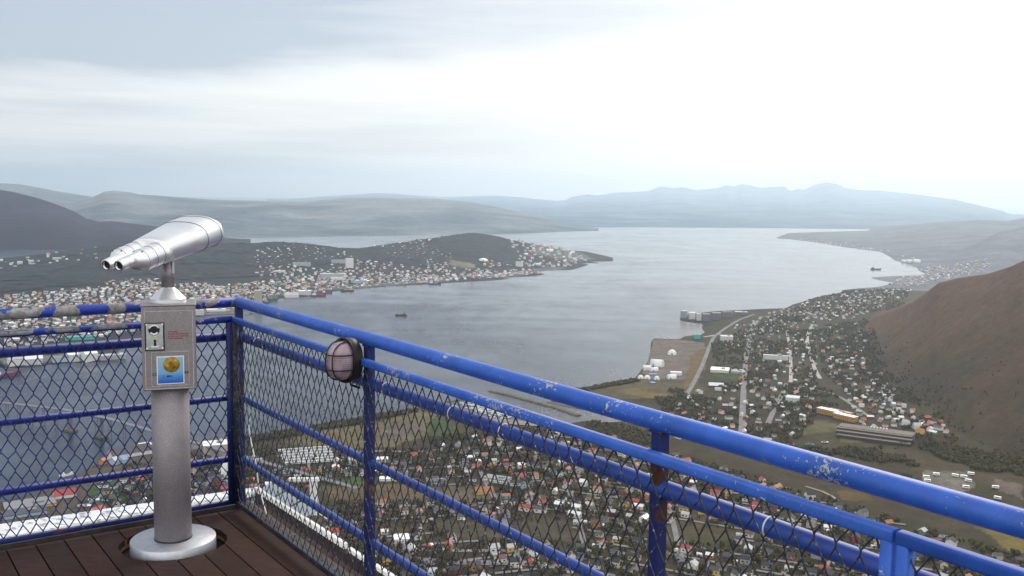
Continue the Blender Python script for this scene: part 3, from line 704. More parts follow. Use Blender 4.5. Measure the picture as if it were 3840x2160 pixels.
# left side
raill = empty('railing', (COR[0], COR[1], 0))
tag(raill, 'dark blue railing with peeling grey top tube and diamond mesh, behind the binoculars', 'railing')
part(MB().tube([PL(-.012, ZT), PL(.8, ZT), PL(2, ZT), PL(4.5, ZT)], .0265, 24), 'handrail', mat_rail_worn, raill)
for s in (1.62, 3.2):
    q = MB(); sq_post(q, PL, s, -.05, ZT-.018); part(q, 'post', mat_post, raill)
for z, r in ((Z3, .0245), (Z4, .0172), (Z5, .0185)):
    part(MB().tube([PL(.03, z, -.004), PL(2, z, -.004), PL(4.5, z, -.004)], r, 18), 'rail', mat_rail_navy, raill)
for s0, s1 in ((.045, 3.0), (3.03, 4.5)):
    fr = part(frame(PL, s0, s1, MO), 'mesh_panel', [mat_rail_navy, mat_post], raill)
    wire_mesh(PL, s0+.012, s1-.012, ZB, ZF-.01, MO+.004, .0024).build('wire_mesh', mat_wire_l, fr, recalc=False)
    part(MB().tube([PL(s0-.004, ZF+.002, MO), PL(s1+.004, ZF+.002, MO)], .0172, 12), 'top_tube', mat_rail_worn, raill)
# white cable hanging beside the corner post
pts = [PR(.06, .955, -.03), PR(.068, .90, -.035), PR(.06, .78, -.04), PR(.058, .62, -.04), PR(.052, .52, -.04), PR(.062, .44, -.03), PR(.10, .36, -.03), PR(.16, .27, -.03), PR(.19, .16, -.03), PR(.26, .04, -.04), PR(.34, -.04, -.05)]
cb_ = MB().tube(pts, .0036, 8).build('cable', mat_white); tag(cb_, 'thin white cable hanging beside the dark corner post of the railing', 'cable')

# ------------------------------------------------------------------ bulkhead lamp on the right railing
LS = 1.455; lp = Vector(PR(LS, 1.030, .050)); nrm = Vector((NR[0], NR[1], 0)); tx = Vector((DR[0], DR[1], 0)); upz = Vector((0, 0, 1))
# turned a little to face along the fence
ang = R_(12); rot = Matrix.Rotation(ang, 3, 'Z'); nrm = rot @ nrm; tx = rot @ tx
lamp = empty('bulkhead_lamp', lp); tag(lamp, 'dark oval caged lamp with ribbed glass fixed to the blue railing', 'lamp')
def oval(w, h, d, n=40, p=2.3):
    o = []
    for k in range(n):
        a = 2*PI*k/n; c, s = math.cos(a), math.sin(a)
        o.append(tx*(w*math.copysign(abs(c)**(2/p), c))+upz*(h*math.copysign(abs(s)**(2/p), s))+nrm*d)
    return o
W_, H_ = .070, .088
MB().loft([oval(W_*.93, H_*.93, 0), oval(W_, H_, .006), oval(W_, H_, .040), oval(W_*.95, H_*.95, .046), oval(W_*.86, H_*.88, .046)]).build('base', mat_lampbody, lamp)
gl = [oval(W_*.87, H_*.89, .044), oval(W_*.86, H_*.88, .062), oval(W_*.80, H_*.83, .082), oval(W_*.66, H_*.70, .101), oval(W_*.42, H_*.46, .112), oval(W_*.15, H_*.16, .116)]
MB().loft(gl).build('glass', mat_lampglass, lamp)
cg = MB()
def arc(fx, fz):
    return [tx*(W_*1.0*fx(t))+upz*(H_*1.0*fz(t))+nrm*(.040+.083*math.sqrt(max(0, 1-min(1, abs(t)**2.6)))) for t in np.linspace(-1, 1, 17)]
for k in (-.34, .34):
    cg.tube(arc(lambda t: t*math.sqrt(1-k*k), lambda t: k), .0027, 8)
cg.tube(arc(lambda t: -.25, lambda t: t*.97), .0027, 8)
cg.tube(arc(lambda t: .35, lambda t: t*.94), .0027, 8)
rg = [p+nrm*0 for p in oval(W_*1.01, H_*1.01, .047)]; cg.tube(rg+[rg[0]], .0036, 8, caps=False)
cg.build('cage', mat_dark, lamp, recalc=False)
MB().tube([Vector((0, 0, -H_*.9))+nrm*.02, Vector((0, 0, -H_*1.2))+nrm*.01, Vector((0, 0, -H_*1.35))-nrm*.02+tx*.02], .005, 8).build('supply_wire', mat_dark, lamp)

# ------------------------------------------------------------------ coin binoculars
bino = empty('binocular_telescope', (COL[0], COL[1], 0)); tag(bino, 'silver coin-operated binoculars on a grey pillar bolted to the wooden deck', 'binoculars')
FR = math.atan2(COL[0], COL[1])          # azimuth of line of sight
RB = Matrix.Rotation(-FR, 3, 'Z')        # local -Y faces the viewer
MB().lathe([(.190, -.055), (.196, -.050), (.196, .034), (.193, .037), (0.02, .037)], n=64).build('base_plate', mat_disc, bino)
MB().lathe([(.0855, .037), (.0855, .800)], n=48).build('column', mat_column, bino)
MB().lathe([(.0875, .037), (.0880, .041), (.0855, .044)], n=48, caps=False).build('column_collar', mat_dark, bino)
BX, BY, BZ0, BZ1 = .236, .215, .778, 1.168
bo = MB().box((0, 0, (BZ0+BZ1)/2), (BX, BY, BZ1-BZ0), mat=RB).build('coin_box', mat_boxm, bino, bevel=.004)
def onface(x, z, d=0): p = RB @ Vector((x, -BY/2-d, 0)); return Vector((p.x, p.y, z))
def face_plate(x, z, w, h, d0, d1, name, mat, parent, bevel=0, recalc=True):
    c = RB @ Vector((x, -BY/2-(d0+d1)/2, 0)); m = MB().box((c.x, c.y, z), (w, d1-d0, h), mat=RB); return m.build(name, mat, parent, bevel=bevel)
# box lid rim and door seam
MB().box((0, 0, BZ1+.004), (BX+.008, BY+.008, .008), mat=RB).build('lid', mat_boxm, bino, bevel=.003)
dr = MB()
for x in (-BX/2+.014, BX/2-.014): dr.box(tuple(onface(x, (BZ0+BZ1)/2-.008, .0006)), (.0022, .0016, BZ1-BZ0-.03), mat=RB)
dr.box(tuple(onface(0, BZ1-.022, .0006)), (BX-.03, .0016, .0022), mat=RB); dr.box(tuple(onface(0, BZ0+.008, .0006)), (BX-.03, .0016, .0022), mat=RB)
dr.build('door_seam', plain('pale_worn_edge', (.55, .53, .54), .6, 0, .3, 60), bo)
ds = MB()
for x in (-.078, .084): ds.box(tuple(onface(x, .878, .0008)), (.0016, .0016, .160), mat=RB)
for z in (.799, .957): ds.box(tuple(onface(.003, z, .0008)), (.162, .0016, .0016), mat=RB)
ds.build('notice_outline', D.materials['pale_worn_edge'], bo)
cx_, cz_ = -.062, 1.030
cp = face_plate(cx_, cz_, .080, .124, 0, .003, 'coin_plate', mat_chrome, bino, .0015)
fr_ = MB()
for x in (-.0395, .0395): fr_.box(tuple(onface(cx_+x, cz_, .004)), (.006, .003, .128), mat=RB)
for z in (-.0625, .0625): fr_.box(tuple(onface(cx_, cz_+z, .004)), (.085, .003, .005), mat=RB)
fr_.build('plate_frame', mat_dark, cp)
ROTF = RB @ Matrix.Rotation(PI/2, 3, 'X')
MB().lathe([(.0245, .0), (.0245, .006), (.0235, .007)], onface(cx_-.002, cz_+.031, .003), 32, mat=ROTF).build('coin_dial', mat_dark, cp)
rgm = MB()
ringp = [onface(cx_-.002+.0215*math.cos(a), cz_+.031+.0215*math.sin(a), .0105) for a in np.linspace(R_(25), R_(155), 14)]; rgm.tube(ringp, .0034, 6)
ringp = [onface(cx_-.002+.019*math.cos(a), cz_+.031+.019*math.sin(a), .0105) for a in np.linspace(R_(215), R_(325), 12)]; rgm.tube(ringp, .0048, 6)
rgm.build('dial_ring', mat_white, cp)
face_plate(cx_-.001, cz_-.007, .031, .0125, .003, .0042, 'value_tab', plain('pale_green_tab', (.45, .58, .28), .5, 0, .15, 90), cp)
face_plate(cx_+.001, cz_-.030, .010, .034, .003, .0044, 'coin_slot', mat_hole, cp)
face_plate(cx_, cz_-.0465, .033, .006, .003, .008, 'coin_lip', mat_white, cp, .001)
for x in (-.034, .034):
    for z in (-.055, .056):
        MB().lathe([(.0052, 0), (.0045, .0035), (.001, .0042)], onface(cx_+x, cz_+z, .003), 12, mat=ROTF).build('bolt', mat_white, cp)
def text(s, x, z, size, mat, parent, name, align='LEFT', bold=0.0, ls=1.0):
    cu = D.curves.new(name, 'FONT'); cu.body = s; cu.size = size; cu.align_x = align; cu.align_y = 'TOP'; cu.space_line = ls; cu.offset = bold
    tmp = D.objects.new(name, cu); C.objects.link(tmp); dg = bpy.context.evaluated_depsgraph_get(); dg.update()
    me = D.meshes.new_from_object(tmp.evaluated_get(dg)); D.objects.remove(tmp); me.materials.clear(); me.materials.append(mat)
    me.transform(Matrix.Translation(onface(x, z, .0012)) @ (RB @ Matrix.Rotation(PI/2, 3, 'X')).to_4x4())
    return link(name, me, parent)
mat_red = plain('red_print', (.30, .03, .045), .6, 0, .2, 90); mat_ink = plain('dark_print', (.02, .018, .03), .6, 0, .2, 90)
text('Warning:\nNever look directly\nat the sun with this\ntwin binocular', -.003, 1.056, .0113, mat_red, bo, 'warning_text', bold=.00025, ls=.92)
text('CO', -.0755, .862, .0175, mat_ink, bo, 'lettering', bold=.0004); text('AR', .062, .866, .0175, mat_ink, bo, 'lettering', bold=.0004)
st_ = face_plate(.0035, .872, .119, .130, .0, .0018, 'sticker', plain('white_card', (.85, .86, .88), .5, 0, .03, 40), bino)
def card():
    m, nt, b = nodes('blue_card'); tc = N(nt, 'ShaderNodeTexCoord'); s = N(nt, 'ShaderNodeSeparateXYZ'); nt.links.new(tc.outputs['Object'], s.inputs[0])
    mr = N(nt, 'ShaderNodeMapRange'); nt.links.new(s.outputs[2], mr.inputs[0]); mr.inputs[1].default_value = .815; mr.inputs[2].default_value = .93
    set_in(nt, b, 'Base Color', ramp(nt, mr.outputs[0], (0., (.02, .10, .50)), (.22, (.06, .25, .62)), (.4, (.20, .42, .68)), (1., (.30, .50, .62)))); b.inputs['Roughness'].default_value = .5; return m
face_plate(.0035, .872, .111, .122, .0018, .0026, 'printed_card', card(), st_)
def coin():
    m, nt, b = nodes('gold_coin'); n = noise(nt, 45, 4, .6); set_in(nt, b, 'Base Color', ramp(nt, n, (.3, (.14, .08, .012)), (.6, (.48, .29, .03)), (.75, (.75, .6, .2)))); b.inputs['Roughness'].default_value = .4; b.inputs['Metallic'].default_value = .3; return m
MB().lathe([(.036, 0), (.036, .0016), (.0345, .0024), (.001, .0024)], onface(.008, .898, .0026), 32, mat=ROTF).build('coin_picture', coin(), st_)
t2 = text('2', -.033, .851, .016, mat_red, st_, 'handwriting', bold=.0004); t3 = text('MIN.', -.014, .850, .0135, mat_ink, st_, 'handwriting', bold=.0002)
for t_ in (t2, t3): t_.location = tuple(RB @ Vector((0, -.0022, 0)))
# cone, neck, bracket
MB().lathe([(.0795, BZ1+.008), (.0805, BZ1+.010), (.0805, BZ1+.026), (.0775, BZ1+.0285), (.030, BZ1+.076), (.029, BZ1+.078)], n=48, smooth=False).build('cone_base', mat_silver, bino)
MB().lathe([(.0290, BZ1+.076), (.0290, 1.338), (.0275, 1.340), (.0275, 1.425)], n=32).build('neck', mat_boxm, bino)
YAW, TILT = R_(20), R_(13.2)
ax = Vector((math.sin(YAW)*math.cos(TILT), math.cos(YAW)*math.cos(TILT), math.sin(TILT))); lat = Vector((math.cos(YAW), -math.sin(YAW), 0)); upb = lat.cross(ax).normalized()
E0 = Vector((math.sin(YAW), math.cos(YAW), 0))*-.352+Vector((0, 0, 1.370))
def B_(p, l, u): return E0+ax*p+lat*l+upb*u
def sect(p, w, h, n=56, e=2.0, du=0):
    o = []
    for k in range(n):
        a = 2*PI*k/n; c, s = math.cos(a), math.sin(a); o.append(B_(.235+(p-.235)*.83, math.copysign(abs(c)**.80, c)*w*1.05, math.copysign(abs(s)**.80, s)*h*1.12-.003+du))
    return o
body = [(.235, .098, .048), (.240, .102, .052), (.300, .109, .0545), (.42, .124, .060), (.525, .137, .0655), (.527, .1395, .0680), (.640, .1425, .0690), (.641, .1445, .0705), (.658, .1445, .0705), (.660, .141, .067), (.655, .134, .060), (.60, .13, .056)]
MB().loft([sect(p, w, h) for p, w, h in body]).build('body', mat_silver, bino)
sm = MB()
for p, w, h in ((.5255, .1392, .0677), (.6400, .1440, .0700)):
    rg = sect(p, w+.0004, h+.0004); sm.tube(rg+[rg[0]], .0008, 5, caps=False)
sm.build('seam', mat_hole, bino, recalc=False)
def ringf(p, l, u, r, n=32): return [B_(p, l+r*math.cos(2*PI*k/n), u+r*math.sin(2*PI*k/n)) for k in range(n)]
for sgn in (-1, 1):
    hl, hu = sgn*.058, -.008
    h = MB().loft([ringf(.262, hl, hu, .0525), ringf(.215, hl, hu, .0525), ringf(.213, hl, hu, .0515), ringf(.165, hl, hu, .0515), ringf(.163, hl, hu, .0505), ringf(.112, hl, hu, .0505), ringf(.106, sgn*.057, hu, .0485), ringf(.092, sgn*.053, hu*.9, .0425), ringf(.078, sgn*.047, hu*.7, .034), ringf(.070, sgn*.041, hu*.5, .027)])
    pr = h.build('prism_housing', mat_silver, bino)
    for p, r in ((.214, .0523), (.164, .0512), (.1115, .0504)):
        rg = ringf(p, hl, hu, r); MB().tube(rg+[rg[0]], .0008, 5, caps=False).build('seam', mat_hole, pr, recalc=False)
    for a in (62, 120, 178):
        rg = B_(.1055, sgn*.057+.0475*math.cos(R_(a)), hu+.0475*math.sin(R_(a))); MB().lathe([(.0034, -.003), (.0034, .003)], rg, 10, mat=Matrix((lat, upb, ax)).transposed()).build('screw', mat_dark, pr)
    ep = MB().loft([ringf(.14, sgn*.037, 0, .0295), ringf(.046, sgn*.0345, 0, .0275), ringf(.0445, sgn*.0345, 0, .0262), ringf(.043, sgn*.0345, 0, .0275), ringf(.012, sgn*.034, 0, .0265), ringf(.001, sgn*.034, 0, .0258), ringf(0, sgn*.034, 0, .0248), ringf(.0005, sgn*.034, 0, .0185), ringf(.012, sgn*.034, 0, .016)], caps=False)
    e_ = ep.build('eyepiece', mat_silver, bino, recalc=True)
    MB().loft([ringf(.0095, sgn*.034, 0, .0195), ringf(.011, sgn*.034, 0, .0195)]).build('lens', mat_dark, e_)
    rg = ringf(-.0006, sgn*.034, 0, .0195); MB().tube(rg+[rg[0]], .0018, 6, caps=False).build('eyecup', mat_dark, e_, recalc=False)
    MB().loft([ringf(.555, sgn*.072, 0, .050), ringf(.558, sgn*.072, 0, .050)]).build('objective_lens', mat_dark, bino)
pl = MB(); pr8 = [B_(p, l, -.0655+dz_+(-.012)*(p-.26)/.24) for dz_ in (0, -.009) for p, l in ((.255, -.035), (.255, .035), (.50, .035), (.50, -.035))]
pl.add(pr8, [(0, 1, 2, 3), (7, 6, 5, 4), (0, 4, 5, 1), (1, 5, 6, 2), (2, 6, 7, 3), (3, 7, 4, 0)]); pl.build('mount_plate', mat_silver, bino, bevel=.001)
q = RB @ Vector((.0245, 0, 0)); MB().box((q.x, q.y, 1.376), (.012, .05, .13), mat=RB).build('tilt_bracket', mat_disc, bino, bevel=.002)

# ------------------------------------------------------------------ terrace below the deck
ZTER = -5.0
A_, Bc, Cc = onz(-900, 2095, ZTER), onz(964, 1826, ZTER), onz(1487, 2160, ZTER)
dr2 = (Cc-Bc)[:2]; dr2 /= np.linalg.norm(dr2); dl2 = (A_-Bc)[:2]; dl2 /= np.linalg.norm(dl2)
def TR(s, z, off=0): p = Bc[:2]+dr2*s+np.array([dr2[1], -dr2[0]])*off; return (p[0], p[1], z)
def TL(s, z, off=0): p = Bc[:2]+dl2*s+np.array([-dl2[1], dl2[0]])*off; return (p[0], p[1], z)
terr = empty('terrace_parapet', (Bc[0], Bc[1], ZTER)); tag(terr, 'white painted parapet edging the lower terrace just beyond the deck', 'parapet')
def tpart(mb, name, mat, **kw):
    o = mb.build(name, mat, terr, **kw); o.matrix_parent_inverse = Matrix.Translation((-Bc[0], -Bc[1], -ZTER)); return o
q = MB(); L1 = 18.
# sloping boarded coping on the left, widening away from the corner
e1, e2 = onz(0, 2016, ZTER-.2), onz(950, 1842, ZTER-.04); ex = (e1-e2)/np.linalg.norm((e1-e2)[:2]); far_ = e2+ex*L1
t0, t1 = TL(0, ZTER), TL(L1, ZTER)
q.add([t0, t1, far_, e2, (t0[0], t0[1], t0[2]-.2), (t1[0], t1[1], t1[2]-.2), (far_[0], far_[1], far_[2]-.12), (e2[0], e2[1], e2[2]-.12)], [(0, 1, 2, 3), (7, 6, 5, 4), (0, 4, 5, 1), (1, 5, 6, 2), (2, 6, 7, 3), (3, 7, 4, 0)])
tpart(q, 'boarded_coping', mat_boards)
q = MB(); q.sweep(TR(.0, ZTER-.06, 0), TR(4.3, ZTER-.05, 0), [(-.04, -.06), (.04, -.06), (.04, .06), (-.04, .06)])
tpart(q, 'fascia_board', mat_white, bevel=.01)
q = MB(); q.sweep(TR(4.5, ZTER-.05, .02), TR(14, ZTER-.05, .02), [(-.04, -.042), (.04, -.042), (.04, .042), (-.04, .042)])
tpart(q, 'fascia_board', mat_white, bevel=.01)
q = MB(); q.sweep(TR(.5, ZTER+.20, -.25), TR(3.1, ZTER+.12, -.2), [(-.015, -.018), (.015, -.018), (.015, .018), (-.015, .018)])
tpart(q, 'top_rail', mat_white)
q = MB(); q.sweep(TR(.05, ZTER-.6, .02), TR(14, ZTER-.6, .02), [(-.05, -.47), (.05, -.47), (.05, .47), (-.05, .47)]); tpart(q, 'shaded_wall', plain('shade_dark_wall', (.028, .022, .022), .95, 0, .5, 5))  # added wall, coloured near-black to paint the shade gap under the fascia
def pane():
    m, nt, b = nodes('frosted_panel'); b.inputs['Base Color'].default_value = (.34, .37, .41, 1); b.inputs['Roughness'].default_value = .3; return m
mp_ = pane()
for k in range(3):
    s0 = .2+k*.78; f = lambda s: ZTER+.20-.08*(s-.5)/2.6
    q = MB(); a0, a1, b0, b1 = TR(s0, ZTER-.0, -.02), TR(s0+.72, ZTER-.0, -.02), TR(s0+.2, f(s0+.2), -.24), TR(s0+.88, f(s0+.88), -.21)
    n_ = Vector(np.cross(np.array(a1)-np.array(a0), np.array(b0)-np.array(a0))).normalized()*.015
    q.add([a0, a1, b1, b0]+[tuple(Vector(p)+n_) for p in (a0, a1, b1, b0)], [(0, 1, 2, 3), (7, 6, 5, 4), (0, 4, 5, 1), (1, 5, 6, 2), (2, 6, 7, 3), (3, 7, 4, 0)])
    tpart(q, 'panel', mp_)
# T-shaped white mast beyond the terrace
tb = onz(1176, 1885, ZTER-1.3); tm = empty('mast', (tb[0], tb[1], tb[2]-1.75)); tag(tm, 'short white T-shaped mast standing beyond the lower terrace', 'mast')
q = MB(); zt = 2.35
q.loft([[(-.05, -.05, 0), (.05, -.05, 0), (.05, .05, 0), (-.05, .05, 0)], [(-.09, -.06, zt), (.09, -.06, zt), (.09, .06, zt), (-.09, .06, zt)]], smooth=False); q.build('pole', mat_white, tm)
q = MB().sweep((-.66, .14, zt-.04), (.16, -.02, zt+.02), [(-.05, -.045), (.05, -.045), (.05, .045), (-.05, .045)]); q.build('crossbeam', mat_white, tm, bevel=.01)
# gravel shelf between deck and parapet
gm = MB(); nn = 40; mm = 60; gs = []
for i in range(nn):
    for j in range(mm):
        s = .12+j*17/(mm-1); t = .12+i*6.0/(nn-1); p = Bc[:2]+dr2*s+np.array([dr2[1], -dr2[0]])*t
        if np.array([dr2[1], -dr2[0]])@(-Bc[:2]) < 0: p = Bc[:2]+dr2*s-np.array([dr2[1], -dr2[0]])*t
        gs.append((p[0], p[1]))
gx = np.array([g[0] for g in gs]); gy = np.array([g[1] for g in gs])
gz = ZTER-.62+(fbm(gx/1.1, gy/1.1, 77, 5)-.5)*.7+(fbm(gx/.3, gy/.3, 78, 3)-.5)*.12
def gravel():
    m, nt, b = nodes('pale_gravel'); set_in(nt, b, 'Base Color', ramp(nt, noise(nt, 3.5, 6, .7), (.36, (.11, .085, .06)), (.5, (.40, .35, .28)), (.68, (.62, .57, .49)))); b.inputs['Roughness'].default_value = .95; return m
struct(link('ground', big_mesh('ground', np.stack([gx, gy, gz], 1), grid_quads(nn, mm), gravel())))
rk = plain('dark_rock', (.045, .036, .034), .95, 0, .4, 3)
def rock(c, r, seed):
    bm = bmesh.new(); bmesh.ops.create_icosphere(bm, subdivisions=3, radius=1); rr = random.Random(seed)
    for v in bm.verts:
        p = np.array(v.co); k = .62+.75*float(fbm(np.array([p[0]*1.4+seed]), np.array([p[1]*1.4+p[2]*1.1]), seed, 4)[0]); v.co = Vector((p[0]*r[0]*k, p[1]*r[1]*k, p[2]*r[2]*k))
    me = D.meshes.new('rock'); bm.to_mesh(me); bm.free(); me.materials.append(rk); o = link('rock', me); o.location = c; o.rotation_euler = (0, 0, rr.uniform(0, 6)); return o
for k, (u, v, r, lab) in enumerate([(1045, 1897, .42, 'large dark boulder on the gravel beside the white parapet'), (1010, 1868, .2, 'small dark rock at the corner of the white parapet'), (1102, 1935, .26, 'dark rock touching the foot of the white fascia'), (1165, 1985, .34, 'broad dark rock on the gravel below the deck rail'), (985, 1900, .16, 'smallest dark rock on the pale gravel near the corner post')]):
    p = onz(u, v, ZTER-.55); tag(rock((p[0], p[1], ZTER-.55), (r*1.3, r, r*.75), k+3), lab, 'rock', 'dark rocks on the gravel')
# ------------------------------------------------------------------ buildings
def wallmat(name, c, r=.75): return plain('wall_'+name, c, r, 0, .08, .4, .3)
WALLS = {'white': (.70, .68, .63), 'cream': (.66, .57, .42), 'yellow': (.66, .44, .10), 'orange': (.44, .21, .06), 'red': (.30, .05, .045), 'brown': (.12, .07, .045),
         'grey': (.34, .35, .37), 'pale blue': (.34, .45, .56), 'green': (.17, .25, .17), 'beige': (.48, .42, .34), 'dark grey': (.09, .09, .10), 'turquoise': (.05, .40, .38), 'silver grey': (.45, .50, .52), 'dark': (.05, .05, .07)}
ROOFS = {'black': (.030, .030, .035), 'dark grey': (.075, .072, .078), 'light grey': (.46, .46, .47), 'red': (.36, .06, .05), 'orange': (.36, .15, .07), 'brown': (.13, .07, .05), 'white': (.78, .78, .77), 'green': (.12, .30, .18), 'blue': (.14, .26, .42), 'grey': (.22, .22, .225)}
WM = {k: wallmat(k.replace(' ', '_'), c) for k, c in WALLS.items()}
RM = {k: plain('roof_'+k.replace(' ', '_'), c, .6, 0, .12, .5, .4) for k, c in ROOFS.items()}
mat_glass = plain('window_glass', (.025, .03, .04), .15, 0, .2, .3, .5)
mat_brick = plain('chimney_brick', (.17, .08, .06), .9, 0, .3, 2)
def facade(name, wall, sx, sz, dark=(.05, .06, .08), fw=.55):
    m, nt, b = nodes('facade_'+name); tc = N(nt, 'ShaderNodeTexCoord'); s = N(nt, 'ShaderNodeSeparateXYZ'); nt.links.new(tc.outputs['Object'], s.inputs[0])
    fx = math_(nt, 'FRACT', math_(nt, 'MULTIPLY', math_(nt, 'ADD', s.outputs[0], s.outputs[1]), 1/sx)); fz = math_(nt, 'FRACT', math_(nt, 'MULTIPLY', s.outputs[2], 1/sz))
    k = math_(nt, 'MULTIPLY', math_(nt, 'LESS_THAN', fx, fw), math_(nt, 'LESS_THAN', math_(nt, 'ABSOLUTE', math_(nt, 'SUBTRACT', fz, .55)), .24))
    set_in(nt, b, 'Base Color', mix(nt, k, wall, dark)); b.inputs['Roughness'].default_value = .6; return m
FA = {'white': facade('white', (.72, .72, .70), 3.2, 3.), 'beige': facade('beige', (.50, .44, .36), 3., 3.), 'grey': facade('grey', (.36, .36, .40), 3.4, 3.1), 'dark': facade('dark', (.17, .16, .20), 3.2, 3.1), 'teal': facade('teal', (.42, .52, .54), 4, 3.2), 'orange': facade('orange', (.55, .27, .045), 4, 3.3, (.12, .06, .02), .6)}

def gable_wall(L, W, h, rise):
    m = MB(); a, b = L/2, W/2
    v = [(-a, -b, -3), (a, -b, -3), (a, b, -3), (-a, b, -3), (-a, -b, h), (a, -b, h), (a, b, h), (-a, b, h), (-a, 0, h+rise), (a, 0, h+rise)]
    return m.add(v, [(0, 1, 5, 4), (2, 3, 7, 6), (1, 2, 6, 9, 5), (3, 0, 4, 8, 7), (4, 5, 9, 8), (6, 7, 8, 9)])
def gable_roof(L, W, h, rise, o=.45, t=.28):
    m = MB(); a, b = L/2+o, W/2+o; dz = rise*o/(W/2)
    for s in (-1, 1):
        v = [(-a, s*b, h-dz+.02), (a, s*b, h-dz+.02), (a, 0, h+rise+.02), (-a, 0, h+rise+.02)]; v += [(x, y, z+t) for x, y, z in v]
        m.add(v, [(0, 1, 2, 3), (7, 6, 5, 4), (0, 4, 5, 1), (1, 5, 6, 2), (2, 6, 7, 3), (3, 7, 4, 0)])
    return m
KINDS = {'small': (9.5, 7.6, 4.2, 2.3), 'square': (10.5, 9.2, 5.4, 2.5), 'long': (14.5, 8.2, 4.6, 2.4), 'tall': (10.5, 8.4, 6.6, 3.1)}
MC = {}
def cached(key, fn):
    if key not in MC: MC[key] = fn()
    return MC[key]
def recalc(me):
    bm = bmesh.new(); bm.from_mesh(me); bmesh.ops.recalc_face_normals(bm, faces=bm.faces); bm.to_mesh(me); bm.free(); return me
def house_parts(kind, wall, roof, root):
    L, W, h, rise = KINDS[kind]
    o = link('wall', cached(('w', kind, wall), lambda: recalc(gable_wall(L, W, h, rise).mesh('wall', WM[wall]))), root)
    rf = link('roof', cached(('r', kind, roof), lambda: recalc(gable_roof(L, W, h, rise).mesh('roof', RM[roof]))), root)
    link('chimney', cached(('c', kind), lambda: MB().box((L*.18, W*.1, h+rise+.3), (.9, .9, 1.8)).mesh('chimney', mat_brick)), rf)
    for j, (c, s) in enumerate((((-L*.22, -W/2-.04, h*.55), (2.6, .1, 1.5)), ((L*.25, -W/2-.04, h*.55), (2.0, .1, 1.5)), ((0, W/2+.04, h*.55), (2.8, .1, 1.5)), ((L/2+.04, 0, h*.62), (.1, 2.4, 1.6)), ((-L/2-.04, 0, h*.62), (.1, 2.4, 1.6)))):
        link('window', cached(('n', kind, j), lambda: MB().box(c, s).mesh('window', mat_glass)), root)
def copy_tree(o, parent=None):
    c = o.copy(); C.objects.link(c); c.parent = parent
    for ch in o.children: copy_tree(ch, c)
    return c

# --- where houses stand
def region(px): return world(px, WATER+5)
def sample(poly_px, n, mind, hf, avoid=(), thr=0., sc=150., tries=40):
    P = region(poly_px); xs = [p[0] for p in P]; ys = [p[1] for p in P]; out = []; grid = {}
    av = [region(a) for a in avoid]; N_ = n*tries
    px = rng.uniform(min(xs), max(xs), N_); py = rng.uniform(min(ys), max(ys), N_); ok = inpoly(px, py, P) & (fbm(px/sc, py/sc, 133, 3) > thr)
    for a in av: ok &= ~inpoly(px, py, a)
    for x, y in zip(px[ok], py[ok]):
        k = (int(x//mind), int(y//mind))
        if any((x-q[0])**2+(y-q[1])**2 < mind*mind for i in (-1, 0, 1) for j in (-1, 0, 1) for q in grid.get((k[0]+i, k[1]+j), ())): continue
        grid.setdefault(k, []).append((x, y)); out.append((x, y))
        if len(out) >= n: break
    return out
avoidA = [[(1160, 1580), (1700, 1540), (1720, 1660), (1600, 1690), (1060, 1690), (1060, 1640)], [(1170, 1795), (1430, 1790), (1610, 1835), (1620, 1895), (1180, 1895)], [(1580, 1828), (1850, 1838), (1890, 1885), (1600, 1890)],
 [(1030, 1685), (1250, 1685), (1250, 1752), (1030, 1752)], [(1600, 1960), (2100, 1962), (2240, 2055), (1700, 2035)], [(2440, 1985), (2560, 1970), (2800, 2010), (2700, 2060), (2500, 2060)], [(1780, 1780), (1910, 1780), (1910, 1835), (1780, 1835)]]
near_px = [(900, 1700), (1250, 1700), (1500, 1720), (1780, 1640), (2060, 1620), (2300, 1640), (2480, 1690), (2640, 1745), (3000, 1850), (3400, 1985), (3840, 2130), (4100, 2250), (4100, 2420), (600, 2420), (600, 1900)]
NEARP = region(near_px); AVP = [region(a) for a in avoidA]
def in_near(x, y):
    k = inpoly(x, y, NEARP)
    for a in AVP: k &= ~inpoly(x, y, a)
    return k
town_near = []; town_rot = {}; STREETS = []
def streets(theta, mask, seed):
    d = np.array([math.cos(theta), math.sin(theta)]); n = np.array([-d[1], d[0]]); rr = random.Random(seed)
    for k in range(-60, 60):
        ph, am, wl_ = rr.uniform(0, 6), rr.uniform(3, 12), rr.uniform(90, 190); off = k*47+rr.uniform(-5, 5)
        s = np.arange(-1500, 1500, 4.); wob = am*np.sin(s/wl_+ph)
        P = np.array([0, 1350])+d*s[:, None]+n*(off+wob)[:, None]; ok = in_near(P[:, 0], P[:, 1]) & mask(P[:, 0], P[:, 1])
        run = []
        for i in range(len(s)):
            if ok[i]: run.append(P[i])
            if (not ok[i] or i == len(s)-1) and run:
                if len(run) > 14: STREETS.append(np.array(run[::3]))
                run = []
        for side in (-1, 1):
            i = rr.uniform(0, 8)
            while i < len(s)-1:
                j = int(i); c = P[j]+n*side*rr.uniform(12.5, 16.5); i += rr.uniform(18, 27)/4
                if rr.random() < .24 or not ok[j] or not in_near(c[:1], c[1:])[0]: continue
                if any((c[0]-q_[0])**2+(c[1]-q_[1])**2 < 300 for q_ in town_near[-90:]): continue
                town_near.append((c[0], c[1])); t_ = P[min(j+1, len(s)-1)]-P[j-1]; town_rot[(c[0], c[1])] = math.atan2(t_[1], t_[0])
mk = fbm
streets(R_(14), lambda x, y: (x < 40+40*np.sin(y/70)), 5); streets(R_(-24), lambda x, y: (x > 48+40*np.sin(y/70)), 6)
town_left = sample([(300, 1880), (420, 1780), (560, 1740), (760, 1720), (900, 1700), (900, 1900), (300, 1990)], 70, 24, heightA)
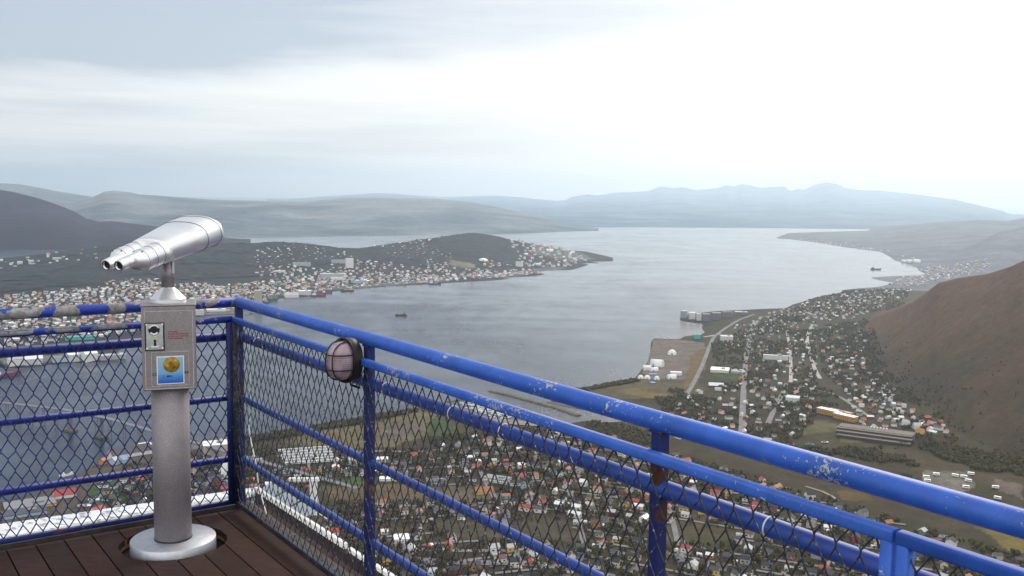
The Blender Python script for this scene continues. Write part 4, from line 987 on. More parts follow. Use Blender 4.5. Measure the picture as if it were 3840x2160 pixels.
xy = np.array(town_near+town_left); zz_ = heightA(xy[:, 0], xy[:, 1])
P3 = np.concatenate([xy, zz_[:, None]+3], 1); uv = np.array([proj(p) for p in P3]); dist = np.linalg.norm(P3-EYE, axis=1)
deckpx = [(-50, 1965), (890, 1838), (950, 1846), (1345, 2160), (1345, 2400), (-50, 2400)]
colpx = [(560, 1440), (720, 1440), (720, 2160), (560, 2160)]
def railhit(u, v):     # behind one of the solid tubes of the right railing
    hit = np.zeros(len(u), bool)
    for z, r in ((ZT, .03), (ZF, .017), (Z3, .026), (Z4, .018), (Z5, .018)):
        ss = np.linspace(0, 4.6, 160); q = np.array([proj(PR(s, z)) for s in ss]); dd = np.array([(np.array(PR(s, z))-EYE)@F for s in ss])
        vv = np.interp(u, q[:, 0], q[:, 1]); hw = np.interp(u, q[:, 0], r*FPX/dd); hit |= np.abs(v-vv) < hw*1.05
    return hit
uu, vv = uv[:, 0], uv[:, 1]
vis = (uu > 5) & (uu < 3835) & (vv < 2155) & ~inpoly(uu, vv, deckpx) & ~inpoly(uu, vv, colpx) & ~railhit(uu, vv)
order = np.argsort(np.where(vis, dist, 1e9)); near_idx = list(order[:min(296, int(vis.sum()))]); near_set = set(near_idx)
wall_w = (['white']*38+['cream']*9+['yellow']*6+['orange']*5+['red']*8+['brown']*10+['grey']*12+['pale blue']*4+['green']*3+['beige']*5)
roof_w = (['black']*25+['dark grey']*29+['light grey']*9+['red']*15+['orange']*5+['brown']*11+['white']*6)
kind_w = ['small']*30+['square']*25+['long']*22+['tall']*23
prot = {}
HS = []
for i in near_idx:
    rot = town_rot.get((xy[i][0], xy[i][1]), .35)+random.choice((0, 0, PI/2))+random.uniform(-.08, .08)
    HS.append(dict(p=P3[i]-[0, 0, 3], uv=uv[i], kind=random.choice(kind_w), wall=random.choice(wall_w), roof=random.choice(roof_w), rot=rot, d=dist[i], sc=random.uniform(.86, 1.12)))
# labels: look first, then the neighbours that single it out
def desc(h):
    k = {'small': 'small', 'square': 'square', 'long': 'long', 'tall': 'tall'}[h['kind']]
    return k, f"{h['wall']} house", f"{h['roof']} roof"
def base_label(h): k, a, b_ = desc(h); return f"{k} {a} with {b_}"
cnt = {}
for h in HS: cnt[base_label(h)] = cnt.get(base_label(h), 0)+1
UV = np.array([h['uv'] for h in HS]); used = {}
zone_name = lambda u: 'left of the first fence post' if u < 1380 else ('between the first and second fence posts' if u < 2470 else 'right of the second fence post')
def rel(h, g):
    du, dv = g['uv'][0]-h['uv'][0], g['uv'][1]-h['uv'][1]
    if abs(du) > abs(dv)*1.2: return 'left of' if du > 0 else 'right of'
    return 'behind' if dv > 0 else 'in front of'
for i, h in enumerate(HS):
    d_ = np.hypot(UV[:, 0]-h['uv'][0], (UV[:, 1]-h['uv'][1])*1.6); d_[i] = 1e9; nb = np.argsort(d_)[:6]
    bl = base_label(h); cands = []
    for a in nb:
        g = HS[a]; cands.append(f"{bl}, {rel(h, g)} {g['kind']} {g['wall']} house with {g['roof']} roof")
    for a in nb[:4]:
        g = HS[a]; cands.append(f"{bl}, {rel(h, g)} {g['wall']} {g['roof']}-roofed house, {zone_name(h['uv'][0])}")
    for c in cands:
        if len(c.split()) <= 16 and c not in used: h['label'] = c; used[c] = i; break
    else:
        h['label'] = cands[0]
for h in HS:
    key = (h['kind'], h['wall'], h['roof'])
    if key not in prot:
        o = empty('house'); house_parts(*key, o); prot[key] = o
    else: o = copy_tree(prot[key])
    o.location = tuple(h['p']); o.rotation_euler = (0, 0, h['rot']); o.scale = (h['sc'],)*3
    tag(o, h['label'], 'house', 'houses in the valley below the railing')
# --- everything else the eye cannot count
def batch(lst):
    m = MB()
    for (x, y, z, L, W, h, rise, rot, wi, ri) in lst:
        cs, sn = math.cos(rot), math.sin(rot); a, b = L/2, W/2; o = .4
        T = lambda p: (x+p[0]*cs-p[1]*sn, y+p[0]*sn+p[1]*cs, z+p[2])
        if rise > 0:
            v = [(-a, -b, -3), (a, -b, -3), (a, b, -3), (-a, b, -3), (-a, -b, h), (a, -b, h), (a, b, h), (-a, b, h), (-a, 0, h+rise), (a, 0, h+rise)]
            m.add([T(p) for p in v], [(0, 1, 5, 4), (2, 3, 7, 6), (1, 2, 6, 9, 5), (3, 0, 4, 8, 7)], wi)
            v = [(-a-o, -b-o, h-.2), (a+o, -b-o, h-.2), (a+o, 0, h+rise+.25), (-a-o, 0, h+rise+.25), (-a-o, b+o, h-.2), (a+o, b+o, h-.2)]
            m.add([T(p) for p in v], [(0, 1, 2, 3), (3, 2, 5, 4)], ri)
        else:
            v = [(-a, -b, -3), (a, -b, -3), (a, b, -3), (-a, b, -3), (-a, -b, h), (a, -b, h), (a, b, h), (-a, b, h)]
            m.add([T(p) for p in v], [(0, 1, 5, 4), (1, 2, 6, 5), (2, 3, 7, 6), (3, 0, 4, 7)], wi); m.add([T(p) for p in v[4:]], [(0, 1, 2, 3)], ri)
    return m
wn = list(WALLS); rn = list(ROOFS); MATS = [WM[k] for k in wn]+[RM[k] for k in rn]
def rand_house(x, y, z, far=False, s=1.0, pale=False):
    L, W, h, rise = KINDS[random.choice(kind_w)]; k = random.uniform(.85, 1.2)*s
    wl = random.choice(wall_w); rf = random.choice(roof_w)
    if far and random.random() < .45: wl = 'white'
    if far and random.random() < .22: rf = random.choice(('light grey', 'white'))
    return (x, y, z, L*k, W*k, h*k, rise*k, random.choice((.35, .35+PI/2, .75, .75+PI/2, 1.1, -.2))+random.uniform(-.2, .2), wn.index(wl), len(wn)+rn.index(rf))
lst = [rand_house(*(P3[i]-[0, 0, 3])) for i in range(len(P3)) if i not in near_set and (not vis[i] or True)]
for i in range(len(P3)):
    if random.random() < .75:
        a_ = random.uniform(0, 2*PI); r_ = random.uniform(8.5, 11.5); z_ = P3[i][2]-3
        k_ = (random.uniform(4, 7.5), random.uniform(3.4, 5), random.uniform(2.2, 2.8), random.choice((0, .9, 1.1)))
        lst.append((P3[i][0]+r_*math.cos(a_), P3[i][1]+r_*math.sin(a_), z_, *k_, town_rot.get((xy[i][0], xy[i][1]), .35)+random.choice((0, PI/2)), wn.index(random.choice(wall_w)), len(wn)+rn.index(random.choice(('black', 'dark grey', 'light grey', 'brown', 'white', 'grey')))))
def zone(px, n, mind, hf, avoid=(), s=1., far=True, thr=0., sc=150.):
    pts = sample(px, n, mind, hf, avoid, thr, sc)
    if not pts: return
    q = np.array(pts); zs = hf(q[:, 0], q[:, 1])
    for (x, y), z in zip(pts, zs):
        if z > WATER+.8: lst.append(rand_house(x, y, z, far, s))
zone([(2560, 1480), (2780, 1420), (3060, 1440), (3060, 1560), (2980, 1640), (2800, 1680), (2450, 1640), (2480, 1580)], 120, 24, heightA, (), .82)
zone([(2700, 1300), (2760, 1220), (2860, 1180), (3000, 1140), (3060, 1150), (3060, 1440), (2800, 1430), (2690, 1380)], 230, 22, heightA, [[(2640, 1400), (2690, 1270), (2720, 1330), (2790, 1300), (2800, 1425), (2660, 1420)]], .62)
zone([(3000, 1135), (3160, 1105), (3270, 1105), (3330, 1130), (3230, 1190), (3100, 1215), (3040, 1210)], 130, 26, heightA, (), .75)
zone([(3160, 1100), (3300, 1080), (3420, 1085), (3400, 1110), (3260, 1170), (3170, 1185)], 80, 32, heightA, (), .75)
zone([(3050, 1225), (3210, 1215), (3250, 1290), (3240, 1400), (3120, 1420), (3080, 1330)], 45, 34, heightA, (), .68)
zone([(3100, 1340), (3240, 1340), (3270, 1410), (3100, 1425)], 30, 24, heightA, (), .68)
zone([(3130, 1440), (3300, 1410), (3360, 1470), (3340, 1520), (3200, 1500)], 30, 24, heightA, (), .72)
for k in range(5): zone([(3180+k*12, 1500+k*25), (3330+k*50, 1500+k*24), (3345+k*52, 1512+k*24), (3190+k*12, 1514+k*25)], 11, 17, heightA, (), .75)
zone([(3380, 1590), (3470, 1580), (3560, 1615), (3550, 1640), (3430, 1640)], 22, 22, heightA)
zone([(3320, 1065), (3480, 1000), (3700, 990), (3720, 1010), (3560, 1045), (3440, 1072)], 170, 34, heightA, (), .85)
zone([(3480, 985), (3300, 940), (3150, 920), (2990, 898), (3020, 893), (3180, 912), (3330, 940)], 60, 40, heightA, (), 1.0)
zone([(-200, 1130), (330, 1085), (560, 1080), (700, 1095), (960, 1060), (1050, 1100), (940, 1160), (720, 1172), (480, 1250), (-200, 1330)], 1150, 25, heightI, (), 1.0)
zone([(330, 1060), (560, 1050), (700, 1065), (940, 1085), (940, 1130), (700, 1120)], 200, 26, heightI, (), .95, thr=.45)
zone([(960, 1020), (1250, 1005), (1500, 1000), (1700, 1005), (1700, 1050), (1200, 1085), (1060, 1105), (960, 1070)], 330, 30, heightI, (), 1.0, thr=.5, sc=260)
zone([(950, 990), (1250, 975), (1560, 965), (1700, 985), (1700, 1010), (1250, 1010), (960, 1030)], 170, 34, heightI, (), .85, thr=.47, sc=200)
zone([(1000, 1060), (1250, 1040), (1700, 1035), (1950, 1010), (2040, 1010), (2030, 1024), (1780, 1046), (1300, 1078), (1060, 1108)], 230, 30, heightI, (), 1.15)
zone([(1320, 965), (1500, 950), (1700, 950), (1720, 960), (1400, 985)], 80, 34, heightI, (), 1.0, thr=.5, sc=260)
zone([(1560, 985), (1800, 985), (1960, 1000), (1960, 1026), (1700, 1045)], 150, 34, heightI, (), 1.05, thr=.46, sc=260)
zone([(1880, 930), (2000, 930), (2120, 950), (2200, 975), (2140, 1000), (1980, 1000), (1900, 960)], 150, 42, heightI, (), 1.5)
zone([(0, 978), (380, 955), (380, 990), (0, 1012)], 26, 90, heightI, (), 1.3, thr=.5, sc=400)
oth = batch(lst).build('houses', MATS, recalc=False)
struct(oth, 'stuff', 'pale houses packed over the island and along the far coast, with the smaller ones of the valley', 'houses')

# --- larger buildings, each a thing
def bld(name, cat, label, u, v, wpx, depth, hpx, wall, roof, style='flat', rz=0., hf=heightA, group=None, rise=.35):
    x, y, z = place(u, v, hf, WATER+4); dd = math.dist((x, y, z), EYE); w_ = wpx*dd/FPX; h_ = hpx*dd/FPX; a0 = math.atan2(x, y)
    o = empty(name, (x, y, z), -a0+rz); tag(o, label, cat, group); cy = depth/2
    wm_ = WM[wall[0]] if isinstance(wall, tuple) else FA[wall]
    if style in ('flat', 'plainwall'):
        MB().box((0, cy, h_/2-1.5), (w_, depth, h_+3)).build('wall', wm_, o); rf = MB().box((0, cy, h_+.35), (w_+.8, depth+.8, .7)).build('roof', RM[roof], o)
        if w_ > 30: MB().box((w_*.18, cy, h_+1.6), (w_*.2, depth*.35, 1.9)).build('roof_hut', RM['grey'], rf)
    elif style == 'gable':
        k = gable_wall(w_, depth, h_, depth*rise); t = gable_roof(w_, depth, h_, depth*rise, .7, .4)
        for m_, n_, mt in ((k, 'wall', wm_), (t, 'roof', RM[roof])):
            ob = m_.build(n_, mt, o); ob.location = (0, cy, 0)
    elif style == 'dome':
        r = w_/2; m_ = MB().lathe([(r, -2), (r, 0)]+[(r*math.cos(R_(a)), h_*math.sin(R_(a))) for a in range(8, 90, 9)]+[(.05, h_)], n=28); ob = m_.build('canopy', RM[roof], o); ob.location = (0, r, 0)
        ob2 = MB().box((0, -.1, h_*.22), (w_*.16, .6, h_*.44)).build('door', RM['grey'], o)
    elif style == 'tunnel':
        rings = [[(xx, cy+depth/2*math.cos(R_(a)), h_*math.sin(R_(a))-.5) for a in np.linspace(0, 180, 15)] for xx in (-w_/2, w_/2)]
        MB().loft(rings).build('canopy', RM[roof], o); MB().box((-w_*.2, -.2, h_*.2), (w_*.12, .8, h_*.4)).build('door', RM['grey'], o)
    elif style == 'tank':
        r = w_/2; ob = MB().lathe([(r, -2), (r, h_), (r*.6, h_*1.08), (.05, h_*1.1)], n=24).build('shell', RM[roof], o); ob.location = (0, r, 0)
        st = MB().box((r*.98, r*.4, h_/2), (.8, 1.5, h_)).build('stair', RM['grey'], o)
    return o, w_, h_
W = 'white'
B = [
 ('apartment_block', 'building', 'large beige-fronted block with white roof rim beside the dark corner post', 811, 1716, 84, 30, 44, (('beige'),), 'white', 'flat', .1, heightA),
 ('pavilion', 'building', 'small white domed pavilion behind the corner post mesh', 862, 1716, 30, 20, 18, W, 'white', 'dome', 0, heightA),
 ('warehouse', 'warehouse', 'long white quayside warehouse with dark roof left of the binocular pillar', 497, 1712, 134, 24, 14, (W,), 'dark grey', 'gable', .32, heightA),
 ('hall', 'building', 'bright orange hall with white roof beside the binocular pillar', 553, 1684, 38, 18, 14, ('orange',), 'white', 'flat', .3, heightA),
 ('shed', 'shed', 'small orange shed on the quay edge at the water', 398, 1738, 26, 9, 13, ('orange',), 'orange', 'gable', .8, heightA),
 ('shed', 'shed', 'pale blue boat shed, left one of two by the white warehouse', 444, 1740, 22, 14, 12, ('pale blue',), 'light grey', 'gable', .9, heightA),
 ('shed', 'shed', 'pale blue boat shed, right one of two by the white warehouse', 472, 1735, 22, 14, 12, ('pale blue',), 'blue', 'gable', .9, heightA),
 ('hall', 'building', 'big white building with bright red roof by the left shore', 246, 1868, 66, 16, 12, (W,), 'red', 'gable', .15, heightA),
 ('warehouse', 'warehouse', 'flat grey warehouse with yellow fascia on the left shore', 118, 1908, 150, 36, 7, ('yellow',), 'grey', 'flat', .1, heightA),
 ('warehouse', 'warehouse', 'dark blue-walled warehouse in front of the yellow-edged one', 95, 1938, 130, 22, 10, ('pale blue',), 'dark grey', 'flat', .1, heightA),
 ('office_building', 'building', 'small white flat-roofed office next to the first fence post', 1432, 1738, 44, 14, 14, W, 'white', 'flat', 0, heightA),
 ('school', 'building', 'low white building along the green sports field', 1458, 1806, 70, 12, 8, (W,), 'white', 'flat', -.1, heightA),
 ('school', 'building', 'grey school block with rows of windows above the brown field', 1638, 1822, 86, 16, 14, 'grey', 'dark grey', 'flat', .05, heightA),
 ('school', 'building', 'long white school wing slanting beside the brown field', 1855, 1812, 96, 18, 14, W, 'grey', 'flat', -.42, heightA),
 ('kindergarten', 'building', 'low ochre complex beside the brown playing field', 1818, 1854, 64, 14, 9, ('yellow',), 'orange', 'gable', .2, heightA),
 ('shop', 'building', 'white flat commercial block low behind the mesh right of the first post', 1508, 2048, 54, 18, 22, W, 'white', 'flat', .1, heightA),
 ('apartment_block', 'building', 'grey end block standing at the tip of the quay on the fjord', 2566, 1193, 22, 16, 26, 'grey', 'light grey', 'flat', .2, heightA),
 ('apartment_block', 'building', 'white waterside block second from the tip of the quay', 2596, 1197, 22, 16, 24, W, 'white', 'flat', .2, heightA),
 ('apartment_block', 'building', 'narrow white block third from the tip of the quay', 2622, 1202, 16, 16, 24, W, 'light grey', 'flat', .2, heightA),
 ('apartment_block', 'building', 'dark grey block just right of the white quay blocks', 2650, 1204, 24, 18, 25, 'dark', 'grey', 'flat', .2, heightA),
 ('apartment_block', 'building', 'dark purplish block behind the bay on the quay', 2688, 1199, 30, 20, 24, 'dark', 'grey', 'flat', .2, heightA),
 ('apartment_block', 'building', 'wide dark block in the middle of the quay cluster', 2730, 1192, 36, 20, 20, 'dark', 'dark grey', 'flat', .15, heightA),
 ('apartment_block', 'building', 'low wide grey block at the inland end of the quay', 2780, 1182, 44, 22, 11, 'dark', 'light grey', 'flat', .1, heightA),
 ('office_building', 'building', 'turquoise box building on the shore of the small bay', 2615, 1271, 23, 14, 16, ('turquoise',), 'green', 'flat', 0, heightA),
 ('dome_tent', 'tent', 'single white dome in the middle of the gravel yard', 2520, 1332, 34, 10, 19, W, 'white', 'dome', 0, heightA),
 ('storage_hall', 'hall', 'largest white rounded hall at the shore of the gravel yard', 2459, 1376, 46, 22, 27, W, 'white', 'tunnel', -.3, heightA),
 ('storage_hall', 'hall', 'low white rounded hall just below the largest rounded hall', 2456, 1392, 30, 14, 14, W, 'white', 'tunnel', .4, heightA),
 ('storage_hall', 'hall', 'low white hall at the water edge of the gravel yard', 2427, 1388, 26, 12, 11, (W,), 'white', 'gable', .1, heightA),
 ('dome_tent', 'tent', 'white dome tent nearest the water', 2402, 1421, 23, 10, 14, W, 'white', 'dome', 0, heightA),
 ('dome_tent', 'tent', 'white dome tent touching the one nearest the water', 2427, 1422, 25, 10, 14, W, 'white', 'dome', 0, heightA),
 ('dome_tent', 'tent', 'white dome tent above the small blue tarpaulin', 2463, 1425, 21, 10, 14, W, 'white', 'dome', 0, heightA),
 ('storage_hall', 'hall', 'wide white rounded hall farthest inland on the gravel yard', 2521, 1422, 32, 16, 17, W, 'white', 'tunnel', .2, heightA),
 ('storage_hall', 'hall', 'white box hall behind the farthest inland rounded hall', 2536, 1408, 40, 12, 11, (W,), 'white', 'flat', .1, heightA),
 ('supermarket', 'building', 'large flat cream-roofed store between the two straight roads', 2698, 1398, 66, 42, 9, ('cream',), 'white', 'flat', -.05, heightA),
 ('supermarket', 'building', 'grey annex right of the cream-roofed store', 2766, 1402, 50, 36, 7, ('grey',), 'grey', 'flat', -.05, heightA),
 ('terraced_block', 'building', 'long white terraced block with dark gaps beside the road', 2908, 1350, 86, 12, 15, 'white', 'light grey', 'flat', -.05, heightA),
 ('office_building', 'building', 'pale grey office group where the two roads meet', 2726, 1283, 44, 30, 20, 'white', 'light grey', 'flat', .1, heightA),
 ('hall', 'building', 'long low white-roofed hall beside the green pitch', 2686, 1452, 52, 14, 6, ('brown',), 'white', 'gable', .08, heightA),
 ('office_building', 'building', 'white house group with flat roofs above the orange school', 2970, 1512, 46, 26, 18, 'white', 'light grey', 'flat', -.1, heightA),
 ('storage_tank', 'tank', 'white storage tank, leftmost of three on the far right shore', 3389, 984, 16, 20, 8, W, 'white', 'tank', 0, heightA),
 ('storage_tank', 'tank', 'white storage tank, middle of three on the far right shore', 3411, 986, 22, 20, 10, W, 'white', 'tank', 0, heightA),
 ('storage_tank', 'tank', 'white storage tank, largest and rightmost of three on the far shore', 3437, 988, 26, 20, 12, W, 'white', 'tank', 0, heightA),
 # island
 ('tower_block', 'building', 'tall beige tower block at the island harbour above the corner post', 970, 1146, 26, 16, 54, 'beige', 'light grey', 'flat', .2, heightI),
 ('office_building', 'building', 'yellow-green building next to the beige tower block', 1016, 1122, 16, 14, 14, ('green',), 'grey', 'flat', 0, heightI),
 ('office_building', 'building', 'green block right of the yellow-green building at the harbour', 1034, 1121, 16, 14, 15, ('green',), 'dark grey', 'flat', 0, heightI),
 ('warehouse', 'warehouse', 'white harbour hall at the left end of the island quay', 70, 1371, 58, 40, 22, (W,), 'light grey', 'gable', .1, heightI),
 ('warehouse', 'warehouse', 'white and teal harbour hall right of the first white hall', 128, 1368, 54, 40, 20, 'white', 'white', 'gable', .1, heightI),
 ('warehouse', 'warehouse', 'narrow grey harbour hall between the white quay halls', 232, 1358, 56, 30, 14, ('silver grey',), 'grey', 'flat', .1, heightI),
 ('hotel', 'building', 'white terminal with stepped roof on the island quay', 280, 1357, 34, 34, 24, 'white', 'white', 'flat', .15, heightI),
 ('hotel', 'building', 'white angular building at the front of the island quay', 345, 1355, 44, 34, 26, (W,), 'white', 'gable', .5, heightI),
 ('warehouse', 'warehouse', 'long flat grey shed at the right end of the island quay', 425, 1348, 84, 30, 14, ('grey',), 'light grey', 'flat', .2, heightI),
 ('warehouse', 'warehouse', 'long turquoise-roofed hall behind the island quay', 306, 1275, 100, 30, 10, ('turquoise',), 'green', 'flat', .05, heightI),
 ('terminal', 'building', 'white grandstand-like terminal beside the coin box', 738, 1182, 50, 30, 16, 'white', 'light grey', 'flat', .1, heightI),
 ('terminal', 'building', 'low striped white terminal right of the grandstand-like one', 812, 1168, 66, 26, 7, (W,), 'white', 'flat', .1, heightI),
 ('warehouse', 'warehouse', 'large cream-white warehouse on the island shore by the red ship', 1145, 1107, 43, 40, 15, 'white', 'white', 'flat', .15, heightI),
 ('warehouse', 'warehouse', 'low white sheds on the shore left of the cream-white warehouse', 1095, 1116, 50, 30, 8, (W,), 'light grey', 'gable', .2, heightI),
 ('warehouse', 'warehouse', 'blue-roofed long hall above the yellow ship', 1350, 1063, 46, 36, 8, ('pale blue',), 'blue', 'flat', .15, heightI),
 ('tower_block', 'building', 'tall white tower standing alone on the island slope', 1312, 1005, 27, 24, 35, (W,), 'white', 'flat', .2, heightI),
 ('tower_block', 'building', 'wide grey slab just left of the tall white tower', 1270, 987, 52, 24, 13, 'teal', 'grey', 'flat', .1, heightI),
 ('hospital', 'building', 'pale teal-grey complex in the middle of the island shore', 1246, 1046, 84, 50, 18, 'teal', 'light grey', 'flat', .1, heightI),
 ('hospital', 'building', 'small white block in front of the teal-grey complex', 1264, 1050, 44, 20, 9, (W,), 'white', 'flat', .1, heightI),
 ('college', 'building', 'grey-green slab building in the dark island woods', 1132, 1000, 64, 30, 15, 'teal', 'grey', 'flat', .05, heightI),
 ('hall', 'building', 'long white low building alone in the dark woods left of the slab', 1050, 1021, 38, 20, 6, (W,), 'white', 'flat', 0, heightI),
 ('sports_dome', 'dome', 'bright white shallow dome on the island hillside', 1812, 977, 38, 20, 11, W, 'white', 'dome', 0, heightI),
 ('office_building', 'building', 'slender white block near the island tip', 2135, 968, 6, 20, 14, (W,), 'white', 'flat', 0, heightI),
 ('hall', 'building', 'pale tall L-shaped block above the island shore bend', 1958, 1000, 12, 40, 18, (W,), 'light grey', 'flat', .9, heightI),
 ('hall', 'building', 'bright white shed on the island slope near the tip', 2062, 944, 24, 30, 5, (W,), 'white', 'gable', 0, heightI),
 ('office_building', 'building', 'white building left of a pair among the island woods behind the eyepieces', 76, 992, 15, 30, 9, (W,), 'white', 'flat', .1, heightI),
 ('office_building', 'building', 'white building right of a pair among the island woods behind the eyepieces', 118, 991, 15, 30, 12, 'white', 'white', 'flat', .1, heightI),
 ('office_building', 'building', 'wide pale building in the woods just left of the eyepieces', 215, 976, 26, 30, 8, 'white', 'light grey', 'flat', .1, heightI),
]
for (n_, c_, l_, u, v, wp, dp, hp, wl, rf, sty, rz, hf) in B:
    if isinstance(wl, str) and wl in FA: pass
    bld(n_, c_, l_, u, v, wp, dp, hp, wl, rf, sty, rz, hf)
# orange school, stepped hall, church
x, y, z = place(3120, 1560); o = empty('school', (x, y, z), -math.atan2(x, y)-.62); tag(o, 'orange school with two white-roofed wings and a red block behind', 'school')
for n_, (cx_, cy_, L, Wd, h) in enumerate(((-8, 6, 52, 15, 9), (34, -6, 44, 15, 9), (20, 14, 26, 12, 9))):
    wg = MB().box((cx_, cy_, h/2-2), (L, Wd, h+4)).build('wing', FA['orange'], o); MB().box((cx_, cy_, h+.4), (L+.8, Wd+.8, .8)).build('roof', RM['white' if n_ < 2 else 'orange'], wg)
rb = MB().box((-14, 24, 3), (24, 12, 9)).build('red_block', RM['red'], o); rb['label'] = 'red block behind the white-roofed wings'
x, y, z = place(3272, 1660); o = empty('industrial_hall', (x, y, z), -math.atan2(x, y)-.16); tag(o, 'long brown-grey stepped industrial hall at the foot of the mountain', 'hall')
mg, md = plain('grey_brown_roofing', (.13, .105, .09), .8, 0, .2, .1), plain('dark_eaves', (.04, .03, .026), .8, 0, .2, .1)
for k, (yy, hh, L) in enumerate(((0, 5, 118), (12, 9, 122), (24, 12, 122))):
    wl = MB().box((k*-1.5, yy+6, hh/2-1.5), (L, 13, hh+3)).build('wall', md, o); MB().box((k*-1.5, yy+6, hh+.4), (L+2, 13.4, .9)).build('roof', mg, wl)
MB().box((-2, 45, 6), (124, 28, 15)).build('back_hall', mg, o)
for k in range(6): MB().box((-12+k*5.2, 52, 14.4), (2.4, 3, 2.6)).build('skylight', RM['white'], o)
x, y, z = place(862, 1790); o = empty('church', (x, y, z), -math.atan2(x, y)+.25); tag(o, 'white church of steep triangular shells beside the corner post', 'church')
for k in range(6):
    hw, hh, y0 = 15-1.3*k, 25-2.6*k, k*6.2
    MB().add([(-hw, y0, -2), (hw, y0, -2), (0, y0, hh), (-hw, y0+5.2, -2), (hw, y0+5.2, -2), (0, y0+5.2, hh)], [(0, 1, 2), (5, 4, 3), (0, 2, 5, 3), (1, 4, 5, 2), (0, 3, 4, 1)]).build('shell', mat_white, o)
    if k: MB().add([(-hw*.96, y0-1.05, -2), (hw*.96, y0-1.05, -2), (0, y0-1.05, hh*.96), (-hw*.96, y0+.1, -2), (hw*.96, y0+.1, -2), (0, y0+.1, hh*.96)], [(0, 1, 2), (5, 4, 3), (0, 2, 5, 3), (1, 4, 5, 2)]).build('glass_gap', mat_glass, o)
# tarpaulins
def tarp(u, v, wpx, dm, lab):
    x, y, z = place(u, v); a = -math.atan2(x, y); w_ = wpx*math.dist((x, y, z), EYE)/FPX
    o = MB().box((0, 0, .8), (w_, dm, 1.6)).build('tarpaulin', RM['blue'] if False else mat_tarp, bevel=.3); o.location = (x, y, z); o.rotation_euler = (0, 0, a+.3); tag(o, lab, 'tarpaulin')
mat_tarp = plain('blue_tarpaulin', (.03, .10, .42), .5, 0, .15, .3)
tarp(2448, 1404, 30, 16, 'large blue tarpaulin between the white halls and dome tents'); tarp(2447, 1436, 20, 16, 'small blue tarpaulin below the dome tents')
# ------------------------------------------------------------------ roads
def drape(pts, width, name, mat, hf=heightA, dz=.9, step=25, wpts=None):
    P = [onz(u, v, WATER+5)[:2] for u, v in pts] if wpts is None else list(wpts); q = []
    for a, b in zip(P[:-1], P[1:]):
        n = max(1, int(np.linalg.norm(b-a)/step)); q += [a+(b-a)*k/n for k in range(n)]
    q.append(P[-1]); q = np.array(q)
    for _ in range(3): q[1:-1] = (q[:-2]+2*q[1:-1]+q[2:])/4
    t = np.gradient(q, axis=0); t /= np.linalg.norm(t, axis=1)[:, None]; n = np.stack([-t[:, 1], t[:, 0]], 1)
    w_ = np.linspace(-.5, .5, 5)[None, :, None]*width; v = q[:, None]+n[:, None]*w_; x, y = v[..., 0].ravel(), v[..., 1].ravel()
    z = hf(x, y).reshape(len(q), 5); z = np.repeat(z.max(1)[:, None], 5, 1)
    for _ in range(3): z[1:-1] = (z[:-2]+2*z[1:-1]+z[2:])/4
    V = np.stack([x, y, z.ravel()+dz], 1); return struct(link(name, big_mesh(name, V, grid_quads(len(q), 5), mat)))
for pts, wd, mt in [
 ([(2572, 1486), (2600, 1438), (2622, 1395), (2642, 1350), (2660, 1300), (2676, 1262), (2716, 1232), (2765, 1202), (2830, 1178)], 10, mat_road),
 ([(2780, 1660), (2784, 1560), (2789, 1450), (2797, 1350), (2810, 1250), (2826, 1220), (2856, 1188)], 12, mat_road),
 ([(2640, 1262), (2690, 1256), (2700, 1250)], 10, mat_gravelroad),
 ([(2965, 1440), (2966, 1380), (2961, 1300), (2950, 1244)], 8, mat_gravelroad),
 ([(3076, 1424), (3058, 1395), (3040, 1340), (3028, 1290), (3027, 1262), (3040, 1230)], 9, mat_gravelroad),
 ([(2880, 1590), (2912, 1520), (2938, 1475), (2950, 1440)], 10, mat_road),
 ([(2960, 1455), (3060, 1460), (3120, 1475), (3190, 1520), (3260, 1570)], 8, mat_yard),
 ([(3350, 1590), (3360, 1560), (3350, 1520), (3300, 1470)], 8, mat_yard),
 ([(1040, 1710), (1300, 1690), (1600, 1700), (1900, 1660), (2100, 1630)], 9, mat_road),
 ([(1380, 1900), (1700, 1915), (2000, 1905), (2300, 1870), (2700, 1860)], 8, mat_road),
 ([(1300, 2060), (1650, 2085), (2060, 2080), (2300, 2120)], 9, mat_road),
 ([(1480, 2110), (1700, 2130), (2080, 2130), (2150, 2160)], 14, mat_road),
 ([(1950, 2140), (1900, 1980), (1860, 1880), (1800, 1780), (1760, 1690)], 8, mat_road),
 ([(2200, 2120), (2170, 1960), (2120, 1820), (2090, 1690)], 7, mat_road),
 ([(2560, 2150), (2520, 1950), (2470, 1800), (2440, 1700)], 7, mat_road),
 ([(1180, 1990), (1190, 1880), (1160, 1780), (1150, 1700)], 7, mat_road),
 ([(2160, 1555), (2260, 1582), (2420, 1560), (2560, 1590), (2640, 1640)], 10, mat_yard),
 ([(3020, 1830), (3140, 1850), (3150, 1900), (3170, 1960)], 5, mat_yard),
 ([(720, 1860), (800, 1800), (860, 1740), (890, 1690)], 9, mat_road), ([(300, 1900), (420, 1830), (540, 1760), (700, 1740), (860, 1740)], 9, mat_road)]:
    drape(pts, wd, 'road', mt)
for P_ in STREETS:
    if proj([*P_[len(P_)//2], WATER+6])[1] < 2300: drape(None, 5.5, 'road', mat_road, wpts=P_)
drape([(1700, 1563), (1860, 1565), (1990, 1590), (2090, 1588)], 30, 'yard', mat_yard)

